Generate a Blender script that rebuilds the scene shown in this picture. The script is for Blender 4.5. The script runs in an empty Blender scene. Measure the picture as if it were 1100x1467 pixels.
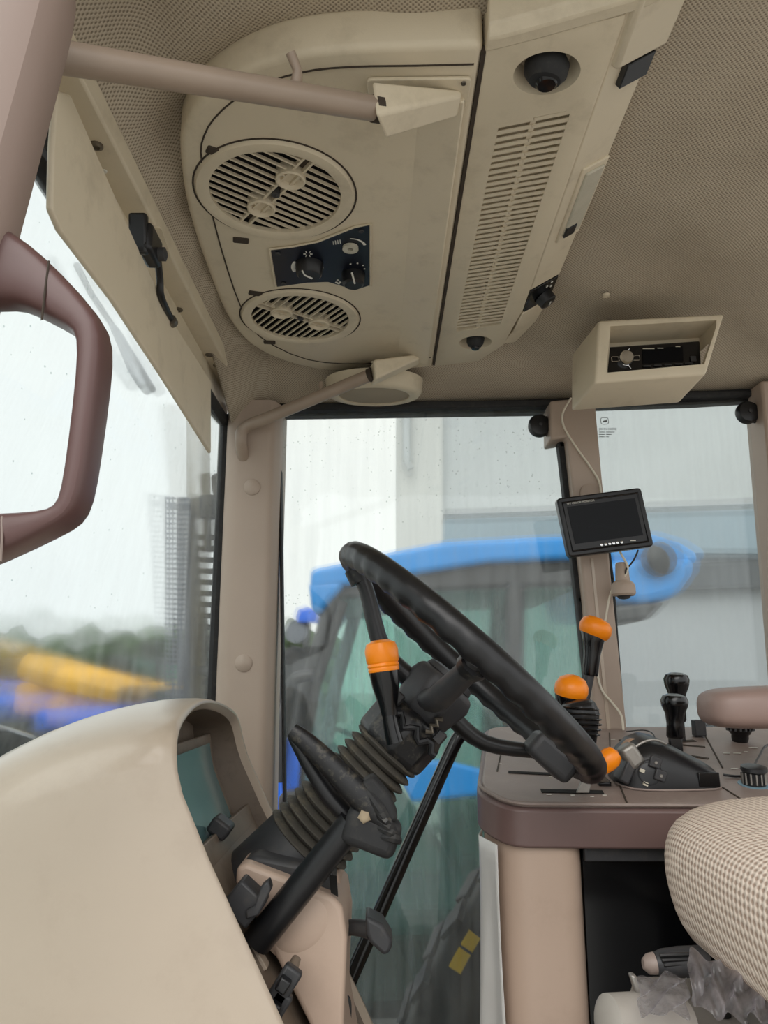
import bpy, bmesh, math, random
from mathutils import Vector, Matrix, noise
random.seed(7)
S = bpy.context.scene
COL = S.collection
ZC = 1.95                       # eye height above the yard; all model coordinates below are relative to the eye
F = 1100.0; PITCH = math.atan(235 / 1100.0)
CP, SP = math.cos(PITCH), math.sin(PITCH)
# ---------------------------------------------------------------- camera, sky, added fill sun, exposure
cam = bpy.data.cameras.new('camera'); camo = bpy.data.objects.new('camera', cam); COL.objects.link(camo)
camo.location = (0, 0, ZC); camo.rotation_euler = (math.pi / 2 + PITCH, 0, 0)
cam.sensor_fit = 'VERTICAL'; cam.sensor_height = 36; cam.lens = F * 36 / 1467.0
cam.clip_start = 0.02; cam.clip_end = 300
S.camera = camo
w = bpy.data.worlds.new('overcast'); S.world = w; w.use_nodes = True
nt = w.node_tree; bg = nt.nodes['Background']
tc = nt.nodes.new('ShaderNodeTexCoord'); nz = nt.nodes.new('ShaderNodeTexNoise'); nz.inputs['Scale'].default_value = 1.6
nz.inputs['Detail'].default_value = 4
rp = nt.nodes.new('ShaderNodeValToRGB')
rp.color_ramp.elements[0].position = .3; rp.color_ramp.elements[0].color = (.88, .91, .93, 1)
rp.color_ramp.elements[1].position = .7; rp.color_ramp.elements[1].color = (1, 1, .98, 1)
nt.links.new(tc.outputs['Generated'], nz.inputs['Vector']); nt.links.new(nz.outputs['Fac'], rp.inputs['Fac'])
nt.links.new(rp.outputs['Color'], bg.inputs['Color']); bg.inputs['Strength'].default_value = 1.08
sl = bpy.data.lights.new('fill_sun', 'SUN'); slo = bpy.data.objects.new('fill_sun', sl); COL.objects.link(slo)
sl.energy = 1.3; sl.angle = math.radians(50); sl.color = (1, .97, .93)  # soft sun added behind the camera to brighten dashboard and interior
slo.rotation_euler = Vector((.25, .8, -.75)).to_track_quat('-Z', 'Y').to_euler()
S.view_settings.view_transform = 'Standard'; S.view_settings.look = 'None'
S.view_settings.gamma = 1; S.view_settings.use_curve_mapping = False
S.view_settings.exposure = 0.32

# ---------------------------------------------------------------- pixel -> real point (on a plane of known place)
def dr(u, v):
    xc = (u - 550) / F; yc = (733.5 - v) / F
    return Vector((xc, CP - yc * SP, SP + yc * CP))
def Yp(u, v, Y): d = dr(u, v); return d * (Y / d.y)
def Zp(u, v, z): d = dr(u, v); return d * (z / d.z)
def Xp(u, v, x): d = dr(u, v); return d * (x / d.x)
CA, CB = -.3605, .175            # side console top: z = CA + CB*Y
def Cp(u, v, up=0): d = dr(u, v); t = (CA + up) / (d.z - CB * d.y); return d * t

# ---------------------------------------------------------------- materials
def lin(c):
    return tuple(((x / 255) / 12.92 if x / 255 <= .04045 else ((x / 255 + .055) / 1.055) ** 2.4) for x in c)
MATS = {}
def mat(name, c, rough=.5, metal=0, var=.08, scale=12, bump=.0, bscale=300, spec=.5, coat=0, dirt=None, dirt_amt=0):
    if name in MATS: return MATS[name]
    m = bpy.data.materials.new(name); m.use_nodes = True; n = m.node_tree; L = n.links
    b = n.nodes['Principled BSDF']; c = lin(c)
    t = n.nodes.new('ShaderNodeTexCoord'); q = n.nodes.new('ShaderNodeTexNoise')
    q.inputs['Scale'].default_value = scale; q.inputs['Detail'].default_value = 5
    L.new(t.outputs['Object'], q.inputs['Vector'])
    r = n.nodes.new('ShaderNodeValToRGB')
    r.color_ramp.elements[0].position = .3; r.color_ramp.elements[1].position = .7
    r.color_ramp.elements[0].color = (*[x * (1 - var) for x in c], 1)
    r.color_ramp.elements[1].color = (*[min(1, x * (1 + var)) for x in c], 1)
    L.new(q.outputs['Fac'], r.inputs['Fac']); out = r.outputs['Color']
    if dirt:
        q2 = n.nodes.new('ShaderNodeTexNoise'); q2.inputs['Scale'].default_value = scale * 3; q2.inputs['Detail'].default_value = 8
        q2.inputs['Roughness'].default_value = .7; L.new(t.outputs['Object'], q2.inputs['Vector'])
        r2 = n.nodes.new('ShaderNodeValToRGB'); r2.color_ramp.elements[0].position = .52; r2.color_ramp.elements[1].position = .75
        r2.color_ramp.elements[1].color = (dirt_amt,) * 3 + (1,)
        L.new(q2.outputs['Fac'], r2.inputs['Fac'])
        mx = n.nodes.new('ShaderNodeMix'); mx.data_type = 'RGBA'
        L.new(r2.outputs['Color'], mx.inputs['Factor']); L.new(out, mx.inputs['A']); mx.inputs['B'].default_value = (*lin(dirt), 1)
        out = mx.outputs['Result']
    L.new(out, b.inputs['Base Color'])
    b.inputs['Roughness'].default_value = rough; b.inputs['Metallic'].default_value = metal
    b.inputs['Specular IOR Level'].default_value = spec; b.inputs['Coat Weight'].default_value = coat
    if bump:
        q3 = n.nodes.new('ShaderNodeTexNoise'); q3.inputs['Scale'].default_value = bscale; L.new(t.outputs['Object'], q3.inputs['Vector'])
        bp = n.nodes.new('ShaderNodeBump'); bp.inputs['Strength'].default_value = bump; bp.inputs['Distance'].default_value = .002
        L.new(q3.outputs['Fac'], bp.inputs['Height']); L.new(bp.outputs['Normal'], b.inputs['Normal'])
    MATS[name] = m; return m
def weave(name, c1, c2, pitch, depth=.6, rough=.85, thresh=.0, stagger=False, stain=.35):
    """woven / perforated cloth: rows of small pits, colour and relief"""
    m = bpy.data.materials.new(name); m.use_nodes = True; n = m.node_tree; L = n.links; b = n.nodes['Principled BSDF']
    t = n.nodes.new('ShaderNodeTexCoord'); sp = n.nodes.new('ShaderNodeSeparateXYZ'); L.new(t.outputs['UV'], sp.inputs[0])
    def mth(op, a, bb=None):
        k = n.nodes.new('ShaderNodeMath'); k.operation = op
        for i, x in enumerate((a, bb)):
            if x is None: continue
            if isinstance(x, (int, float)): k.inputs[i].default_value = x
            else: L.new(x, k.inputs[i])
        return k.outputs[0]
    kx = 2 * math.pi / pitch
    xx, yy = sp.outputs['X'], sp.outputs['Y']
    if stagger:
        s = mth('ADD', xx, yy); d = mth('SUBTRACT', xx, yy); xx, yy = s, d
    pr = mth('MULTIPLY', mth('SINE', mth('MULTIPLY', xx, kx)), mth('SINE', mth('MULTIPLY', yy, kx)))
    r = n.nodes.new('ShaderNodeValToRGB'); r.color_ramp.elements[0].position = .35 + thresh; r.color_ramp.elements[1].position = .75 + thresh
    r.color_ramp.elements[0].color = (*lin(c1), 1); r.color_ramp.elements[1].color = (*lin(c2), 1)
    fac = mth('MULTIPLY_ADD', pr, .5); n.nodes[-1].inputs[2].default_value = .5
    L.new(fac, r.inputs['Fac'])
    q = n.nodes.new('ShaderNodeTexNoise'); q.inputs['Scale'].default_value = 6; q.inputs['Detail'].default_value = 6; L.new(t.outputs['Object'], q.inputs['Vector'])
    mx = n.nodes.new('ShaderNodeMix'); mx.data_type = 'RGBA'; mx.blend_type = 'MULTIPLY'; mx.inputs['Factor'].default_value = stain
    r3 = n.nodes.new('ShaderNodeValToRGB'); r3.color_ramp.elements[0].position = .3; r3.color_ramp.elements[0].color = (.6, .58, .55, 1); r3.color_ramp.elements[1].position = .6
    L.new(q.outputs['Fac'], r3.inputs['Fac']); L.new(r.outputs['Color'], mx.inputs['A']); L.new(r3.outputs['Color'], mx.inputs['B'])
    L.new(mx.outputs['Result'], b.inputs['Base Color']); b.inputs['Roughness'].default_value = rough; b.inputs['Specular IOR Level'].default_value = .2
    bp = n.nodes.new('ShaderNodeBump'); bp.invert = True; bp.inputs['Strength'].default_value = depth; bp.inputs['Distance'].default_value = .0015
    L.new(fac, bp.inputs['Height']); L.new(bp.outputs['Normal'], b.inputs['Normal'])
    MATS[name] = m; return m
def glass(name, tint, haze=.06, blur=.0, rough=.12, hazecol=(.8, .82, .8)):
    """wet dirty cab glass: clear + softly scattering film + thin reflection"""
    m = bpy.data.materials.new(name); m.use_nodes = True; n = m.node_tree; L = n.links
    out = n.nodes['Material Output']; n.nodes.remove(n.nodes['Principled BSDF'])
    tr = n.nodes.new('ShaderNodeBsdfTransparent'); tr.inputs['Color'].default_value = (*tint, 1); cur = tr.outputs[0]
    t = n.nodes.new('ShaderNodeTexCoord')
    def mixs(a, b, fac):
        k = n.nodes.new('ShaderNodeMixShader'); L.new(a, k.inputs[1]); L.new(b, k.inputs[2])
        if isinstance(fac, (int, float)): k.inputs[0].default_value = fac
        else: L.new(fac, k.inputs[0])
        return k.outputs[0]
    if blur:
        rf = n.nodes.new('ShaderNodeBsdfRefraction'); rf.inputs['IOR'].default_value = 1.04; rf.inputs['Roughness'].default_value = rough
        rf.inputs['Color'].default_value = (*tint, 1); 
        fw = n.nodes.new('ShaderNodeLayerWeight'); fw.inputs['Blend'].default_value = .5
        mr = n.nodes.new('ShaderNodeMapRange'); mr.inputs['From Min'].default_value = .35; mr.inputs['From Max'].default_value = .9
        mr.inputs['To Min'].default_value = blur; mr.inputs['To Max'].default_value = 0
        L.new(fw.outputs['Facing'], mr.inputs['Value']); cur = mixs(cur, rf.outputs[0], mr.outputs['Result'])
    # dried streaks and drops
    mp = n.nodes.new('ShaderNodeMapping'); mp.inputs['Scale'].default_value = (60, 60, 5); L.new(t.outputs['Object'], mp.inputs['Vector'])
    q = n.nodes.new('ShaderNodeTexNoise'); q.inputs['Scale'].default_value = 1; q.inputs['Detail'].default_value = 6; L.new(mp.outputs['Vector'], q.inputs['Vector'])
    r = n.nodes.new('ShaderNodeValToRGB'); r.color_ramp.elements[0].position = .35; r.color_ramp.elements[1].position = .8
    r.color_ramp.elements[0].color = (haze * .5,) * 3 + (1,); r.color_ramp.elements[1].color = (haze * 2.2,) * 3 + (1,)
    L.new(q.outputs['Fac'], r.inputs['Fac'])
    df = n.nodes.new('ShaderNodeBsdfTranslucent'); df.inputs['Color'].default_value = (*hazecol, 1)
    cur = mixs(cur, df.outputs[0], r.outputs['Color'])
    gl = n.nodes.new('ShaderNodeBsdfGlossy'); gl.inputs['Roughness'].default_value = .03
    cur = mixs(cur, gl.outputs[0], .035)
    L.new(cur, out.inputs['Surface']); MATS[name] = m; return m

beige = mat('panel_beige', (216, 203, 178), .5, bump=.08, bscale=900, var=.04, dirt=(120, 104, 80), dirt_amt=.25, scale=5)
cream = mat('cowl_cream', (190, 174, 156), .3, var=.04, scale=4, coat=.25, dirt=(156, 136, 118), dirt_amt=.25)
pinkb = mat('pillar_pink_beige', (176, 158, 143), .5, var=.04, scale=6)
tan = mat('pedestal_tan', (192, 168, 150), .45, var=.04, scale=6, dirt=(150, 125, 105), dirt_amt=.2)
greytan = mat('fascia_grey_tan', (122, 108, 94), .5, var=.1, scale=14, dirt=(80, 68, 58), dirt_amt=.5)
plum = mat('handle_plum', (94, 68, 65), .38, var=.05, scale=8)
mauve = mat('console_mauve', (142, 126, 118), .48, var=.08, scale=9, dirt=(175, 162, 150), dirt_amt=.35)
rimmauve = mat('console_rim_mauve', (108, 86, 82), .4, var=.06, scale=9)
nearpil = mat('near_pillar_taupe', (150, 130, 120), .5, var=.03, scale=4)
barm = mat('bar_taupe', (160, 142, 126), .35, var=.06, scale=20)
black = mat('black_plastic', (24, 24, 26), .35, var=.15, scale=20)
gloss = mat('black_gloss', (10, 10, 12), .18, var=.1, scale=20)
worn = mat('black_worn_paint', (22, 22, 24), .4, var=.2, scale=30, dirt=(150, 140, 120), dirt_amt=.35)
softblack = mat('black_rubber', (34, 34, 35), .7, var=.15, scale=25, dirt=(90, 84, 74), dirt_amt=.35)
charc = mat('charcoal_plastic', (52, 52, 54), .5, var=.12, scale=14, dirt=(100, 92, 82), dirt_amt=.3)
bellow = mat('bellows_rubber', (74, 70, 63), .75, var=.15, scale=18, dirt=(130, 118, 95), dirt_amt=.55)
orange = mat('orange_plastic', (250, 140, 8), .35, var=.04, scale=12)
navy = mat('navy_plate', (12, 18, 32), .3, var=.2, scale=16)
white = mat('white_print', (225, 222, 212), .5, var=.03)
dark = mat('recess_shade', (18, 15, 12), .9, var=.1)  # near black colour stands in for shade inside grille, vents and slots
seam = mat('seam_shadow_line', (62, 52, 42), .8, var=.1)
chrome = mat('chrome', (225, 225, 225), .12, 1, var=.02)
steel = mat('grey_steel', (150, 146, 140), .4, .6, var=.12, scale=14, dirt=(95, 85, 75), dirt_amt=.4)
screw = mat('screw_steel', (120, 112, 100), .4, .8, var=.1)
cablew = mat('cable_white', (222, 214, 196), .5, var=.03)
screenm = mat('dark_screen', (10, 12, 16), .12, var=.15, scale=5, spec=.15)
lens = mat('lamp_lens', (196, 190, 172), .25, var=.05, scale=40, bump=.2, bscale=500)
teal = mat('display_teal_sheen', (92, 122, 124), .12, var=.12, scale=4)  # teal lightened so the colour itself carries the glass reflection
film = glass('plastic_film', (.86, .86, .88), .28, 0, hazecol=(.92, .9, .92))
bluep = mat('blue_paint', (8, 140, 222), .35, var=.06, scale=3, coat=.3)
bluep2 = mat('royal_blue_paint', (40, 105, 220), .4, var=.06, scale=3)
yellowp = mat('yellow_paint', (240, 180, 50), .45, var=.08, scale=2)
tyre = mat('tyre_rubber', (42, 43, 45), .7, var=.18, scale=8, dirt=(96, 95, 93), dirt_amt=.3)
yell = mat('tyre_yellow_print', (245, 205, 30), .5, var=.04)
liner = weave('headliner_perforated', (196, 183, 163), (140, 128, 111), .0054, .4, .8, .1)
seatm = weave('seat_weave', (228, 213, 198), (172, 150, 134), .0155, .8, .9, .05, True, .08)
wsg = glass('windscreen_glass', (.86, .89, .885), .05, .7, .27)
sdg = glass('side_glass', (.885, .905, .885), .045, .4, .2)
blg = glass('green_tinted_glass', (.74, .90, .86), .20, 0, hazecol=(.60, .76, .72))
green = mat('hedge_leaf', (70, 92, 52), .8, var=.4, scale=3)
shed = mat('shed_grey', (192, 197, 200), .6, var=.05, scale=1)
shed2 = mat('shed_blue_grey', (140, 158, 170), .6, var=.08, scale=1)
shed3 = mat('shed_light', (205, 207, 206), .6, var=.04, scale=1)
shed4 = mat('shed_dark', (84, 88, 92), .7, var=.15, scale=2)
tarmac = mat('wet_yard', (176, 174, 168), .5, var=.12, scale=.6, dirt=(120, 118, 112), dirt_amt=.5)
exg = mat('exhaust_guard_grey', (120, 124, 132), .45, .3, var=.08)
exp_ = mat('exhaust_pipe', (134, 126, 108), .5, .3, var=.15)
redm = mat('red_plastic', (140, 30, 30), .4)

# ---------------------------------------------------------------- mesh helpers
class MB:
    def __init__(s): s.v = []; s.f = []
    def add(s, vs, fs):
        o = len(s.v); s.v += [Vector(x) for x in vs]; s.f += [tuple(i + o for i in q) for q in fs]; return s
    def box(s, c, d, R=None):
        c = Vector(c); R = R or Matrix.Identity(3); vs = []
        for x in (-.5, .5):
            for y in (-.5, .5):
                for z in (-.5, .5): vs.append(c + R @ Vector((x * d[0], y * d[1], z * d[2])))
        return s.add(vs, [(0, 1, 3, 2), (4, 6, 7, 5), (0, 4, 5, 1), (2, 3, 7, 6), (0, 2, 6, 4), (1, 5, 7, 3)])
    def loft(s, rings, closed=True, caps=True, wrap=False):
        n = len(rings[0]); vs = [p for r in rings for p in r]; fs = []; m = len(rings)
        for i in range(m if wrap else m - 1):
            a, b = i * n, ((i + 1) % m) * n
            for j in range(n if closed else n - 1):
                k = (j + 1) % n; fs.append((a + j, a + k, b + k, b + j))
        if caps and closed and not wrap: fs += [tuple(reversed(range(n))), tuple(range((m - 1) * n, m * n))]
        return s.add(vs, fs)
    def tube(s, pts, r, n=12, closed=False, smooth=0, sy=1.0):
        pts = [Vector(p) for p in pts]
        if smooth: 
            rr = r if isinstance(r, (list, tuple)) else [r] * len(pts)
            pts, r = catmull(pts, smooth, closed, rr)
        R = r if isinstance(r, (list, tuple)) else [r] * len(pts)
        rings = []; m = len(pts); up = None
        for i, p in enumerate(pts):
            a = pts[(i - 1) % m] if (closed or i) else p; b = pts[(i + 1) % m] if (closed or i < m - 1) else p
            t = (b - a).normalized()
            if up is None:
                up = Vector((0, 0, 1)) if abs(t.z) < .9 else Vector((0, 1, 0))
            x = t.cross(up)
            if x.length < 1e-6: x = t.orthogonal()
            x.normalize(); up = x.cross(t).normalized()
            rings.append([p + (x * math.cos(q) + up * math.sin(q) * sy) * R[i] for q in [2 * math.pi * k / n for k in range(n)]])
        return s.loft(rings, True, True, closed)
    def lathe(s, prof, o, ax, n=24, ref=None, sx=1.0, caps=True):
        o = Vector(o); ax = Vector(ax).normalized(); x = (Vector(ref) - ax * Vector(ref).dot(ax)).normalized() if ref else ax.orthogonal().normalized(); y = ax.cross(x)
        rings = [[o + ax * h + (x * math.cos(q) * sx + y * math.sin(q)) * max(r, 1e-5) for q in [2 * math.pi * k / n for k in range(n)]] for r, h in prof]
        return s.loft(rings, True, caps)
    def annulus(s, o, ax, prof, n=32):   # closed profile ring
        o = Vector(o); ax = Vector(ax).normalized(); x = ax.orthogonal().normalized(); y = ax.cross(x)
        rings = [[o + ax * h + (x * math.cos(q) + y * math.sin(q)) * r for r, h in prof] for q in [2 * math.pi * k / n for k in range(n)]]
        return s.loft(rings, True, False, True)
    def prism(s, poly, vec):
        vec = Vector(vec); a = [Vector(p) for p in poly]; b = [p + vec for p in a]; n = len(a)
        return s.add(a + b, [tuple(range(n)), tuple(reversed(range(n, 2 * n)))] + [(i, i + n, (i + 1) % n + n, (i + 1) % n) for i in range(n)])
    def grid(s, fn, nu, nv):
        vs = [fn(i / nu, j / nv) for i in range(nu + 1) for j in range(nv + 1)]; k = nv + 1
        return s.add(vs, [(i * k + j, (i + 1) * k + j, (i + 1) * k + j + 1, i * k + j + 1) for i in range(nu) for j in range(nv)])
def catmull(P, k, closed=False, R=None):
    n = len(P); out = []; ro = []
    g = (lambda i: P[i % n]) if closed else (lambda i: P[max(0, min(n - 1, i))])
    for i in range(n if closed else n - 1):
        p0, p1, p2, p3 = g(i - 1), g(i), g(i + 1), g(i + 2)
        for j in range(k):
            t = j / k
            out.append(.5 * ((2 * p1) + (p2 - p0) * t + (2 * p0 - 5 * p1 + 4 * p2 - p3) * t * t + (3 * p1 - p0 - 3 * p2 + p3) * t ** 3))
            if R: ro.append(R[i] * (1 - t) + R[(i + 1) % n] * t)
    if not closed:
        out.append(P[-1]); 
        if R: ro.append(R[-1])
    return out, ro
def rpoly(pts, r, k=5):
    """round the corners of a planar polygon"""
    pts = [Vector(p) for p in pts]; n = len(pts); out = []
    for i in range(n):
        a, p, b = pts[i - 1], pts[i], pts[(i + 1) % n]
        rr = min(r, (a - p).length * .45, (b - p).length * .45)
        s, e = p + (a - p).normalized() * rr, p + (b - p).normalized() * rr
        for j in range(k + 1):
            t = j / k; out.append(s * (1 - t) ** 2 + p * 2 * t * (1 - t) + e * t * t)
    return out
def wloc(o): return o.location + (wloc(o.parent) if o.parent else Vector((0, 0, 0)))
def obj(name, mb, m, parent=None, bevel=0, seg=2, smooth=True, angle=40, sub=0, solid=0, uvxy=None, flip=True):
    me = bpy.data.meshes.new(name)
    vs = [Vector((p.x, p.y, p.z + ZC)) for p in mb.v]
    lo = Vector([min(p[i] for p in vs) for i in range(3)]); hi = Vector([max(p[i] for p in vs) for i in range(3)])
    org = (lo + hi) / 2
    if parent is None: org.z = lo.z
    me.from_pydata([p - org for p in vs], [], mb.f)
    bm = bmesh.new(); bm.from_mesh(me); bmesh.ops.remove_doubles(bm, verts=bm.verts, dist=1e-6)
    if flip: bmesh.ops.recalc_face_normals(bm, faces=bm.faces)
    if uvxy:
        uvl = bm.loops.layers.uv.new('UVMap')
        for f in bm.faces:
            for l in f.loops: l[uvl].uv = uvxy(l.vert.co + org - Vector((0, 0, ZC)))
    bm.to_mesh(me); bm.free()
    if smooth:
        for p in me.polygons: p.use_smooth = True
        me.set_sharp_from_angle(angle=math.radians(angle))
    me.materials.append(m)
    o = bpy.data.objects.new(name, me); COL.objects.link(o)
    if parent: o.parent = parent; o.location = org - wloc(parent)
    else: o.location = org
    if solid: k = o.modifiers.new('thick', 'SOLIDIFY'); k.thickness = solid; k.offset = 0
    if bevel: k = o.modifiers.new('bevel', 'BEVEL'); k.width = bevel; k.segments = seg; k.limit_method = 'ANGLE'; k.angle_limit = math.radians(35); k.harden_normals = False
    if sub: k = o.modifiers.new('sub', 'SUBSURF'); k.levels = sub; k.render_levels = sub
    return o
def cut(o, mbs):
    """subtract closed shapes from a mesh for good"""
    bpy.context.view_layer.update(); hs = []
    for mb in mbs:
        h = obj('cutter', mb, dark, smooth=False); hs.append(h)
        k = o.modifiers.new('b', 'BOOLEAN'); k.object = h; k.operation = 'DIFFERENCE'; k.solver = 'EXACT'
    bpy.context.view_layer.update(); dg = bpy.context.evaluated_depsgraph_get()
    me = bpy.data.meshes.new_from_object(o.evaluated_get(dg)); o.modifiers.clear(); o.data = me
    for h in hs: bpy.data.objects.remove(h)
    for p in me.polygons: p.use_smooth = True
    me.set_sharp_from_angle(angle=math.radians(35))
def thing(name, label, cat, loc, group=None):
    o = bpy.data.objects.new(name, None); o.empty_display_size = .05; COL.objects.link(o)
    o.location = Vector(loc) + Vector((0, 0, ZC)); return tag(o, label, cat, group)
def tag(o, label, cat, group=None):
    o['label'] = label; o['category'] = cat
    if group: o['group'] = group
    return o
def struct(o, label=None):
    o['kind'] = 'structure'
    if label: o['label'] = label
    return o
def piece(src, loc, rot=None):
    """another alike piece that shares the mesh"""
    c = src.copy(); COL.objects.link(c); c.parent = src.parent
    c.location = Vector(loc) + Vector((0, 0, ZC)) - (wloc(src.parent) if src.parent else Vector((0, 0, 0)))
    if rot is not None: c.rotation_euler = rot
    return c
def text_mesh(name, body, size, M, m, parent):
    cu = bpy.data.curves.new('t', 'FONT'); cu.body = body; cu.size = size; cu.extrude = .0002
    t = bpy.data.objects.new('t', cu); COL.objects.link(t); bpy.context.view_layer.update()
    me = bpy.data.meshes.new_from_object(t.evaluated_get(bpy.context.evaluated_depsgraph_get())); bpy.data.objects.remove(t)
    mb = MB(); mb.add([M @ v.co for v in me.vertices], [tuple(p.vertices) for p in me.polygons])
    return obj(name, mb, m, parent, smooth=False, flip=False)
def frame(a, b, up):
    """3x3 with x along a->b"""
    x = (Vector(b) - Vector(a)).normalized(); u = Vector(up); y = (u - x * u.dot(x)).normalized(); z = x.cross(y)
    return Matrix((x, y, z)).transposed()
X, Yv, Zv = Vector((1, 0, 0)), Vector((0, 1, 0)), Vector((0, 0, 1))
CY = 1.035                       # centre line of the cab
WY = 1.55                        # plane of the right side windows
GZ = -ZC                         # yard level
HZ = .60                         # underside of the overhead console

# ================================================================ SETTING
def header_z(x): return .549 + max(0, (x + .22)) * .052
def ceil_z(x, y):
    z = .648
    a = max(0, 1 - (WY + .02 - y) / .30); z -= (z - header_z(x) - .004) * a ** 1.15
    b = max(0, 1 - (x + .310) / .085); z -= .075 * b ** 1.5
    wr = noise.noise(Vector((x * 5, y * 5, 1.3))) * .011 + noise.noise(Vector((x * 11 + y * 9, y * 4 - x * 3, 4))) * .005
    # folds running into the corners
    wr += .0085 * math.sin((x * .9 + y) * 38 + 2 * math.sin(y * 7)) * math.exp(-((x + .2) / .1) ** 2) + .009 * math.sin((y - x * .8) * 26 + 2 * math.sin(x * 6)) * math.exp(-((y - 1.42) / .12) ** 2)
    return z + wr * (1 - .8 * max(a, b) ** 3)
mb = MB().grid(lambda a, b: Vector((-.310 + a * 1.775, .36 + b * (WY + .02 - .36), ceil_z(-.310 + a * 1.775, .36 + b * (WY + .02 - .36)))), 150, 110)
ce = struct(obj('ceiling', mb, liner, uvxy=lambda p: (p.x, p.y), flip=False, solid=.004), 'wrinkled perforated beige headliner')
for (u, v) in ((868, 425),):
    p = Zp(u, v, .632); obj('fabric_stud', MB().lathe([(.0065, 0), (.0055, -.004), (.002, -.005), (.0, -.004)], p + Zv * .004, Zv, 16), beige, ce)
struct(obj('sky_block_roof', MB().box((.6, .98, .74), (1.95, 1.36, .05)), cream, bevel=.02), 'unseen cab roof shell added above the headliner to block the sky')  # unseen slab, added to keep sky light out from above
struct(obj('floor', MB().box((.35, .86, -.87), (2.1, 1.36, .04)), mat('floor_mat_grey', (118, 112, 104), .8, var=.15, scale=8)), 'dark cab floor')
struct(obj('ground', MB().grid(lambda a, b: Vector((-90 + 180 * a, -60 + 150 * b, GZ)), 4, 4), tarmac, flip=False), 'wet grey yard outside')

# windscreen header trim with screws
t1 = obj('trim_1', MB().prism([(-.330, .40, .568), (-.294, .40, .568), (-.290, .40, .590), (-.330, .40, .590)], (0, 1.14, 0)), beige, bevel=.003)
struct(t1, 'beige windscreen header strip with screws')
for u, v in ((138, 208), (255, 443), (300, 508), (311, 523)):
    p = Zp(u, v, .568); obj('screw', MB().lathe([(.0075, .001), (.0075, -.002), (.004, -.0035), (.0035, -.0015), (0, -.0015)], p, Zv, 14), screw, t1)
p = Zp(149, 245, .568); obj('clip', MB().lathe([(.004, .001), (.0035, -.001), (0, -.0015)], p, Zv, 10), white, t1)

hb0 = struct(obj('trim_7', MB().prism([(-.336, .42, .578), (-.326, .42, .578), (-.328, .42, .515), (-.336, .42, .515)], (0, 1.11, 0)), beige, bevel=.002), 'beige windscreen header board above the visor')
obj('rubber_seal', MB().tube([(-.331, .44, .515), (-.331, 1.50, .515), (-.331, 1.535, .515)], .012, 8), softblack, hb0)
# right A pillar
PX0, PX1 = -.322, -.213
def apil(z): return .006 * (z - .1)
rings = []
for z in (.552, .45, .2, -.05, -.3, -.55, -.85):
    dx = .012 * (z < 0) * (-z)
    rings.append([Vector((q.x + dx, q.y, z)) for q in rpoly([(PX0, 1.62, 0), (PX0, 1.50, 0), (PX0 + .02, 1.487, 0), (PX1 - .012, 1.487, 0), (PX1, 1.52, 0), (PX1, 1.62, 0)], .012, 4)])
t2 = struct(obj('trim_2', MB().loft(rings), pinkb), 'beige front pillar cover on the far side')
for u, v in ((361, 698), (349, 950)):
    p = Yp(u, v, 1.487); obj('plug', MB().lathe([(.0165, .002), (.0165, -.002), (.013, -.0045), (0, -.0055)], p, Yv, 24), pinkb, t2)
# B pillar
def quadprism(pts, Y, d): return MB().prism([Yp(u, v, Y) for u, v in pts], (0, d, 0))
t3 = struct(obj('trim_3', quadprism([(788, 574), (852, 568), (876, 830), (905, 1110), (858, 1110), (838, 860), (812, 626), (789, 630)], 1.505, .075), pinkb, bevel=.005, seg=3), 'mauve beige rear door pillar')
p = Yp(845, 707, 1.503); obj('plug', MB().lathe([(.02, .003), (.02, -.0015), (.017, -.003), (0, -.003)], p, Yv, 24), pinkb, t3)
# C pillar
t4 = struct(obj('trim_4', quadprism([(1090, 545), (1190, 540), (1200, 1000), (1130, 1000)], 1.50, .08), pinkb, bevel=.005), 'rear corner pillar at the frame edge')
# near left A pillar
rings = []
for (u, v) in ((112, -70), (98, 0), (76, 85), (45, 200), (15, 312), (-8, 400), (-60, 600), (-130, 900)):
    e = Yp(u, v, .455); 
    rings.append([e + Vector(q) for q in ((0, 0, 0), (-.006, -.018, 0), (-.03, -.028, 0), (-.11, -.03, 0), (-.11, .05, 0), (-.03, .05, 0), (-.004, .03, 0))])
t5 = struct(obj('trim_5', MB().loft(rings), nearpil, sub=1), 'taupe door pillar close to the camera')

# windows
def window(n, pts, Y, gm, seal_w, label, extra=None):
    P = [Yp(u, v, Y) for u, v in pts]
    g = struct(obj('window_%d' % n, MB().prism(P, (0, .005, 0)), gm, smooth=False), label)
    c = sum(P, Vector()) / len(P)
    for i in range(len(P)):
        a, b = P[i], P[(i + 1) % len(P)]
        if (a - b).length < .02: continue
        if seal_w < .001: continue
        sw_ = .005 if (n == 2 and i == len(P) - 1) else seal_w
        R = frame(a, b, (0, 1, 0)); m = (a + b) / 2
        inn = (c - m); inn.y = 0
        obj('rubber_seal', MB().box(m + Vector((0, -.002, 0)), ((b - a).length + sw_, .028, sw_), R), softblack, g, bevel=.004)
    return g
w2 = window(2, [(401, 586), (797, 580), (803, 640), (829, 860), (856, 1110), (900, 1500), (905, 1950), (418, 1950)], WY, sdg, .016, 'wet right door window with black seal')
w3 = window(3, [(840, 573), (1083, 566), (1102, 700), (1140, 1060), (1140, 1110), (893, 1110), (872, 830)], WY + .01, sdg, .014, 'wet rear side window behind the monitor')
obj('edge_strip', quadprism([(846, 800), (850, 800), (881, 1110), (876, 1110)], 1.503, .004), cream, w2)
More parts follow.
